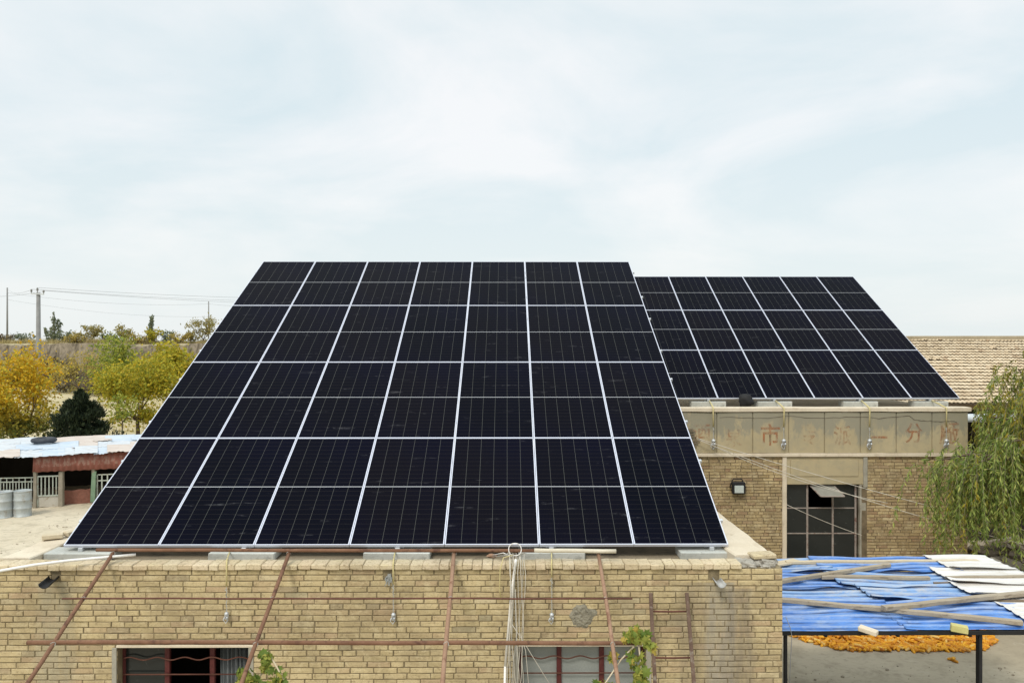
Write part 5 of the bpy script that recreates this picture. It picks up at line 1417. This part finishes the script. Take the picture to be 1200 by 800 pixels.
for px, top, wd, mt in ((-30, 536, .12, 'post_wood'), (41.5, 552, .12, 'post_wood'), (72, 552, .16, 'post_wood'), (109.5, 549, .11, 'post_wood'), (150, 548, .12, 'post_wood')):
    a = gz(px); m = MB(); m.plank(a, Vector((a.x, a.y, zat(px, top))), wd, wd, 5, .012, (0,1,0)); m.build('post', M[mt], sh)
# rail fence at the left bay
m = MB(); 
for py0, py1 in ((560.8, 559.2), (565.2, 564.0)): m.bar(sp3(-30, py0, .05), sp3(40, py1, .05), .04, .04)
m.bar(sp3(-30, 590, .05), sp3(40, 589, .05), .04, .04)
for i in range(20):
    px = -28+i*3.6; m.bar(sp3(px, 560.6-.02*px if i % 2 == 0 else 565.4, .05), sp3(px, 590, .05), .028, .028, (0,1,0))
m.build('railing', M['fence_paint'], sh)
# gate with solid lower half
m = MB()
for a_, b_ in (((44, 558), (44, 594)), ((69.5, 557.3), (69.5, 593.3)), ((44, 558), (69.5, 557.3)), ((44, 581), (69.5, 580))): m.bar(sp3(*a_), sp3(*b_), .05, .05, (0,1,0) if a_[0] == b_[0] else (0,0,1))
for px in (48.5, 53, 57.5, 62, 66): m.bar(sp3(px, 558), sp3(px, 580), .035, .03, (0,1,0))
gate = m.build('gate', M['fence_paint'], sh)
m = MB(); a, b = sp3(44.5, 587.4, .01), sp3(69.2, 586.8, .01); m.plank(a, b, .02, .40, 4, .003); m.build('kick_panel', mottled('stained_white_sheet', (.46,.43,.36), (.54,.51,.45), 3, .8, .2, 40, .2, c3=(.32,.24,.16)), gate)
m = MB(); a, b = sp3(74.5, 585, .3), sp3(106, 584, .3); m.plank((a.x, a.y, .25), (b.x, b.y, .26), .12, .52, 6, .006); m.build('low_wall', mottled('red_brick_low_wall', (.20,.085,.06), (.28,.13,.095), 9, .9, .4, 60, .1, c3=(.17,.10,.08), world=True), sh)
m = MB(); m.plank(sp3(110.5, 552, -.04), sp3(108.5, 588, -.04), .16, .06, 5, .006, (0,1,0)); m.build('green_door', mottled('green_paint', (.14,.22,.14), (.20,.28,.19), 4, .7, .3, 40, .2), sh)
m = MB()
for a_, b_ in (((114, 556), (114, 590)), ((126, 555.5), (126, 590)), ((114, 556), (140, 555)), ((114, 563), (140, 562)), ((119.5, 556), (119.5, 590)), ((133, 556), (133, 590))): m.bar(sp3(*a_), sp3(*b_), .04, .04, (0,1,0) if a_[0] == b_[0] else (0,0,1))
m.build('gate', M['fence_paint'], sh)
# tyre on the shed roof
c = sp3(51.5, 521.5, 2.8); m = MB(); vs = []; fs = []
for i in range(24):
    for k in range(8):
        g_, h_ = 2*math.pi*i/24, 2*math.pi*k/8; r_ = .34+.13*math.cos(h_); vs.append((c.x+r_*math.cos(g_), c.y+r_*math.sin(g_), 2.10+.10*math.sin(h_)))
for i in range(24):
    for k in range(8): fs.append((i*8+k, ((i+1) % 24)*8+k, ((i+1) % 24)*8+(k+1) % 8, i*8+(k+1) % 8))
m.add(vs, fs); tag(m.build('tyre', mottled('dusty_rubber', (.035,.04,.05), (.075,.08,.09), 5, .8, .3, 40, .2), smooth=True), 'old tyre lying on the tin roof of the animal shed', 'tyre')
# steel drums
def drum(px, pyb, label, rz, first):
    Y = F*CZ/(pyb-400); p = at(px, pyb, Y)
    if first is None:
        m = MB(); prof_ = [(.27, 0), (.285, .005), (.285, .02), (.272, .03)]
        for i in range(3):
            z0 = .03+i*.275; prof_ += [(.272, z0+.12), (.276, z0+.235)]
            if i < 2: prof_ += [(.288, z0+.255), (.288, z0+.27), (.276, z0+.29)]
        prof_ += [(.272, .85), (.285, .86), (.285, .88), (.27, .88), (.265, .865), (.05, .862)]
        m.lathe((0,0,0), prof_, 28)
        o = m.build('steel_drum', mottled('grey_steel_drum', (.34,.37,.37), (.46,.49,.48), 3, .55, .15, 40, .4, metal=.2, c3=(.30,.27,.22)), smooth=True, origin=(0,0,0))
    else:
        o = first.copy(); COL.objects.link(o)
    o.location = (p.x, Y, 0); o.rotation_euler = (0, 0, rz); tag(o, label, 'drum', 'steel drums before the animal shed'); return o
d0 = drum(26.5, 603.5, 'right one of the grey steel drums beside the shed gate', 0, None)
drum(4.5, 605, 'left grey steel drum cut off by the picture edge', 1.2, d0)

# ================================================================== poles and power lines
def pole(px, pytop, Y, z0, r0, r1, label, arm=True):
    p = at(px, pytop, Y); root = empty('utility_pole', (p.x, Y, z0), label, 'utility pole', 'utility poles')
    m = MB(); m.tube([(p.x, Y, z0-.2), (p.x, Y, p.z)], [r0, r1], 12); m.build('shaft', M['conc_pole'], root, True)
    if arm:
        s = Y/F
        m = MB(); m.bar((p.x-7.5*s, Y-.12, p.z-1.2*s), (p.x+7.5*s, Y-.12, p.z-1.8*s), .09, .09); m.build('crossarm', M['galv'], root)
        for dx, h0, h1 in ((-7, -1.0, 4.2), (0, 0, 6.0), (7.2, -1.6, 3.2)):
            m = MB(); c = Vector((p.x+dx*s, Y-.12, p.z+h0*s)); hh = (h1-h0)*s
            m.lathe(c, [(.02, 0), (.02, hh*.3), (.05, hh*.34), (.07, hh*.5), (.05, hh*.62), (.07, hh*.7), (.055, hh*.9), (.02, hh)], 10); m.build('insulator', M['conc_pole'], root, True)
    return p
p1 = pole(45, 343, 57, 0, .20, .125, 'tall concrete utility pole with crossarm behind the golden tree')
p2 = pole(8.5, 337, 145, hgt(at(8.5, 400, 145).x, 145), .17, .11, 'distant thin utility pole at the left edge', False)
p3 = pole(244.5, 353, 170, hgt(at(244.5, 400, 170).x, 170), .16, .10, 'distant thin utility pole beside the edge of the larger array', False)
p4 = at(460, 352, 112); root = pole(460, 352, 112, hgt(at(460, 400, 112).x, 112), .2, .12, 'utility pole hidden behind the larger array')
WG = 'power lines across the sky'
def line(a, b, sag, lab, r=.011): 
    m = MB(); m.tube(catenary(a, b, sag, 30), r, 4); tag(m.build('power_line', M['wire_dark'], smooth=True), lab, 'power line', WG)
s1 = 57/F
line(at(38, 339, 57), at(440, 351, 112), .5, 'power line from the left arm of the concrete pole to the right', .010)
line(at(45, 337, 57), at(460, 347, 112), .5, 'topmost power line leaving the tip of the concrete pole', .010)
line(at(52.2, 340.5, 57), at(470, 353, 112), .6, 'power line from the right arm of the concrete pole', .010)
line(at(38, 339, 57), at(8.5, 338, 145), .5, 'power line from the concrete pole back to the distant left pole', .012)
line(at(52.2, 341, 57), at(-60, 345, 70), .3, 'power line running left out of the picture from the concrete pole', .010)
line(at(8.5, 343, 145), at(244.5, 356, 170), .9, 'faint lower power line between the two distant poles', .016)
line(at(8.5, 351, 145), at(244.5, 371, 170), .9, 'faintest lowest power line between the two distant poles', .013)
line(at(244.5, 356, 170), at(420, 362, 180), .6, 'power line running right from the distant pole behind the array', .016)
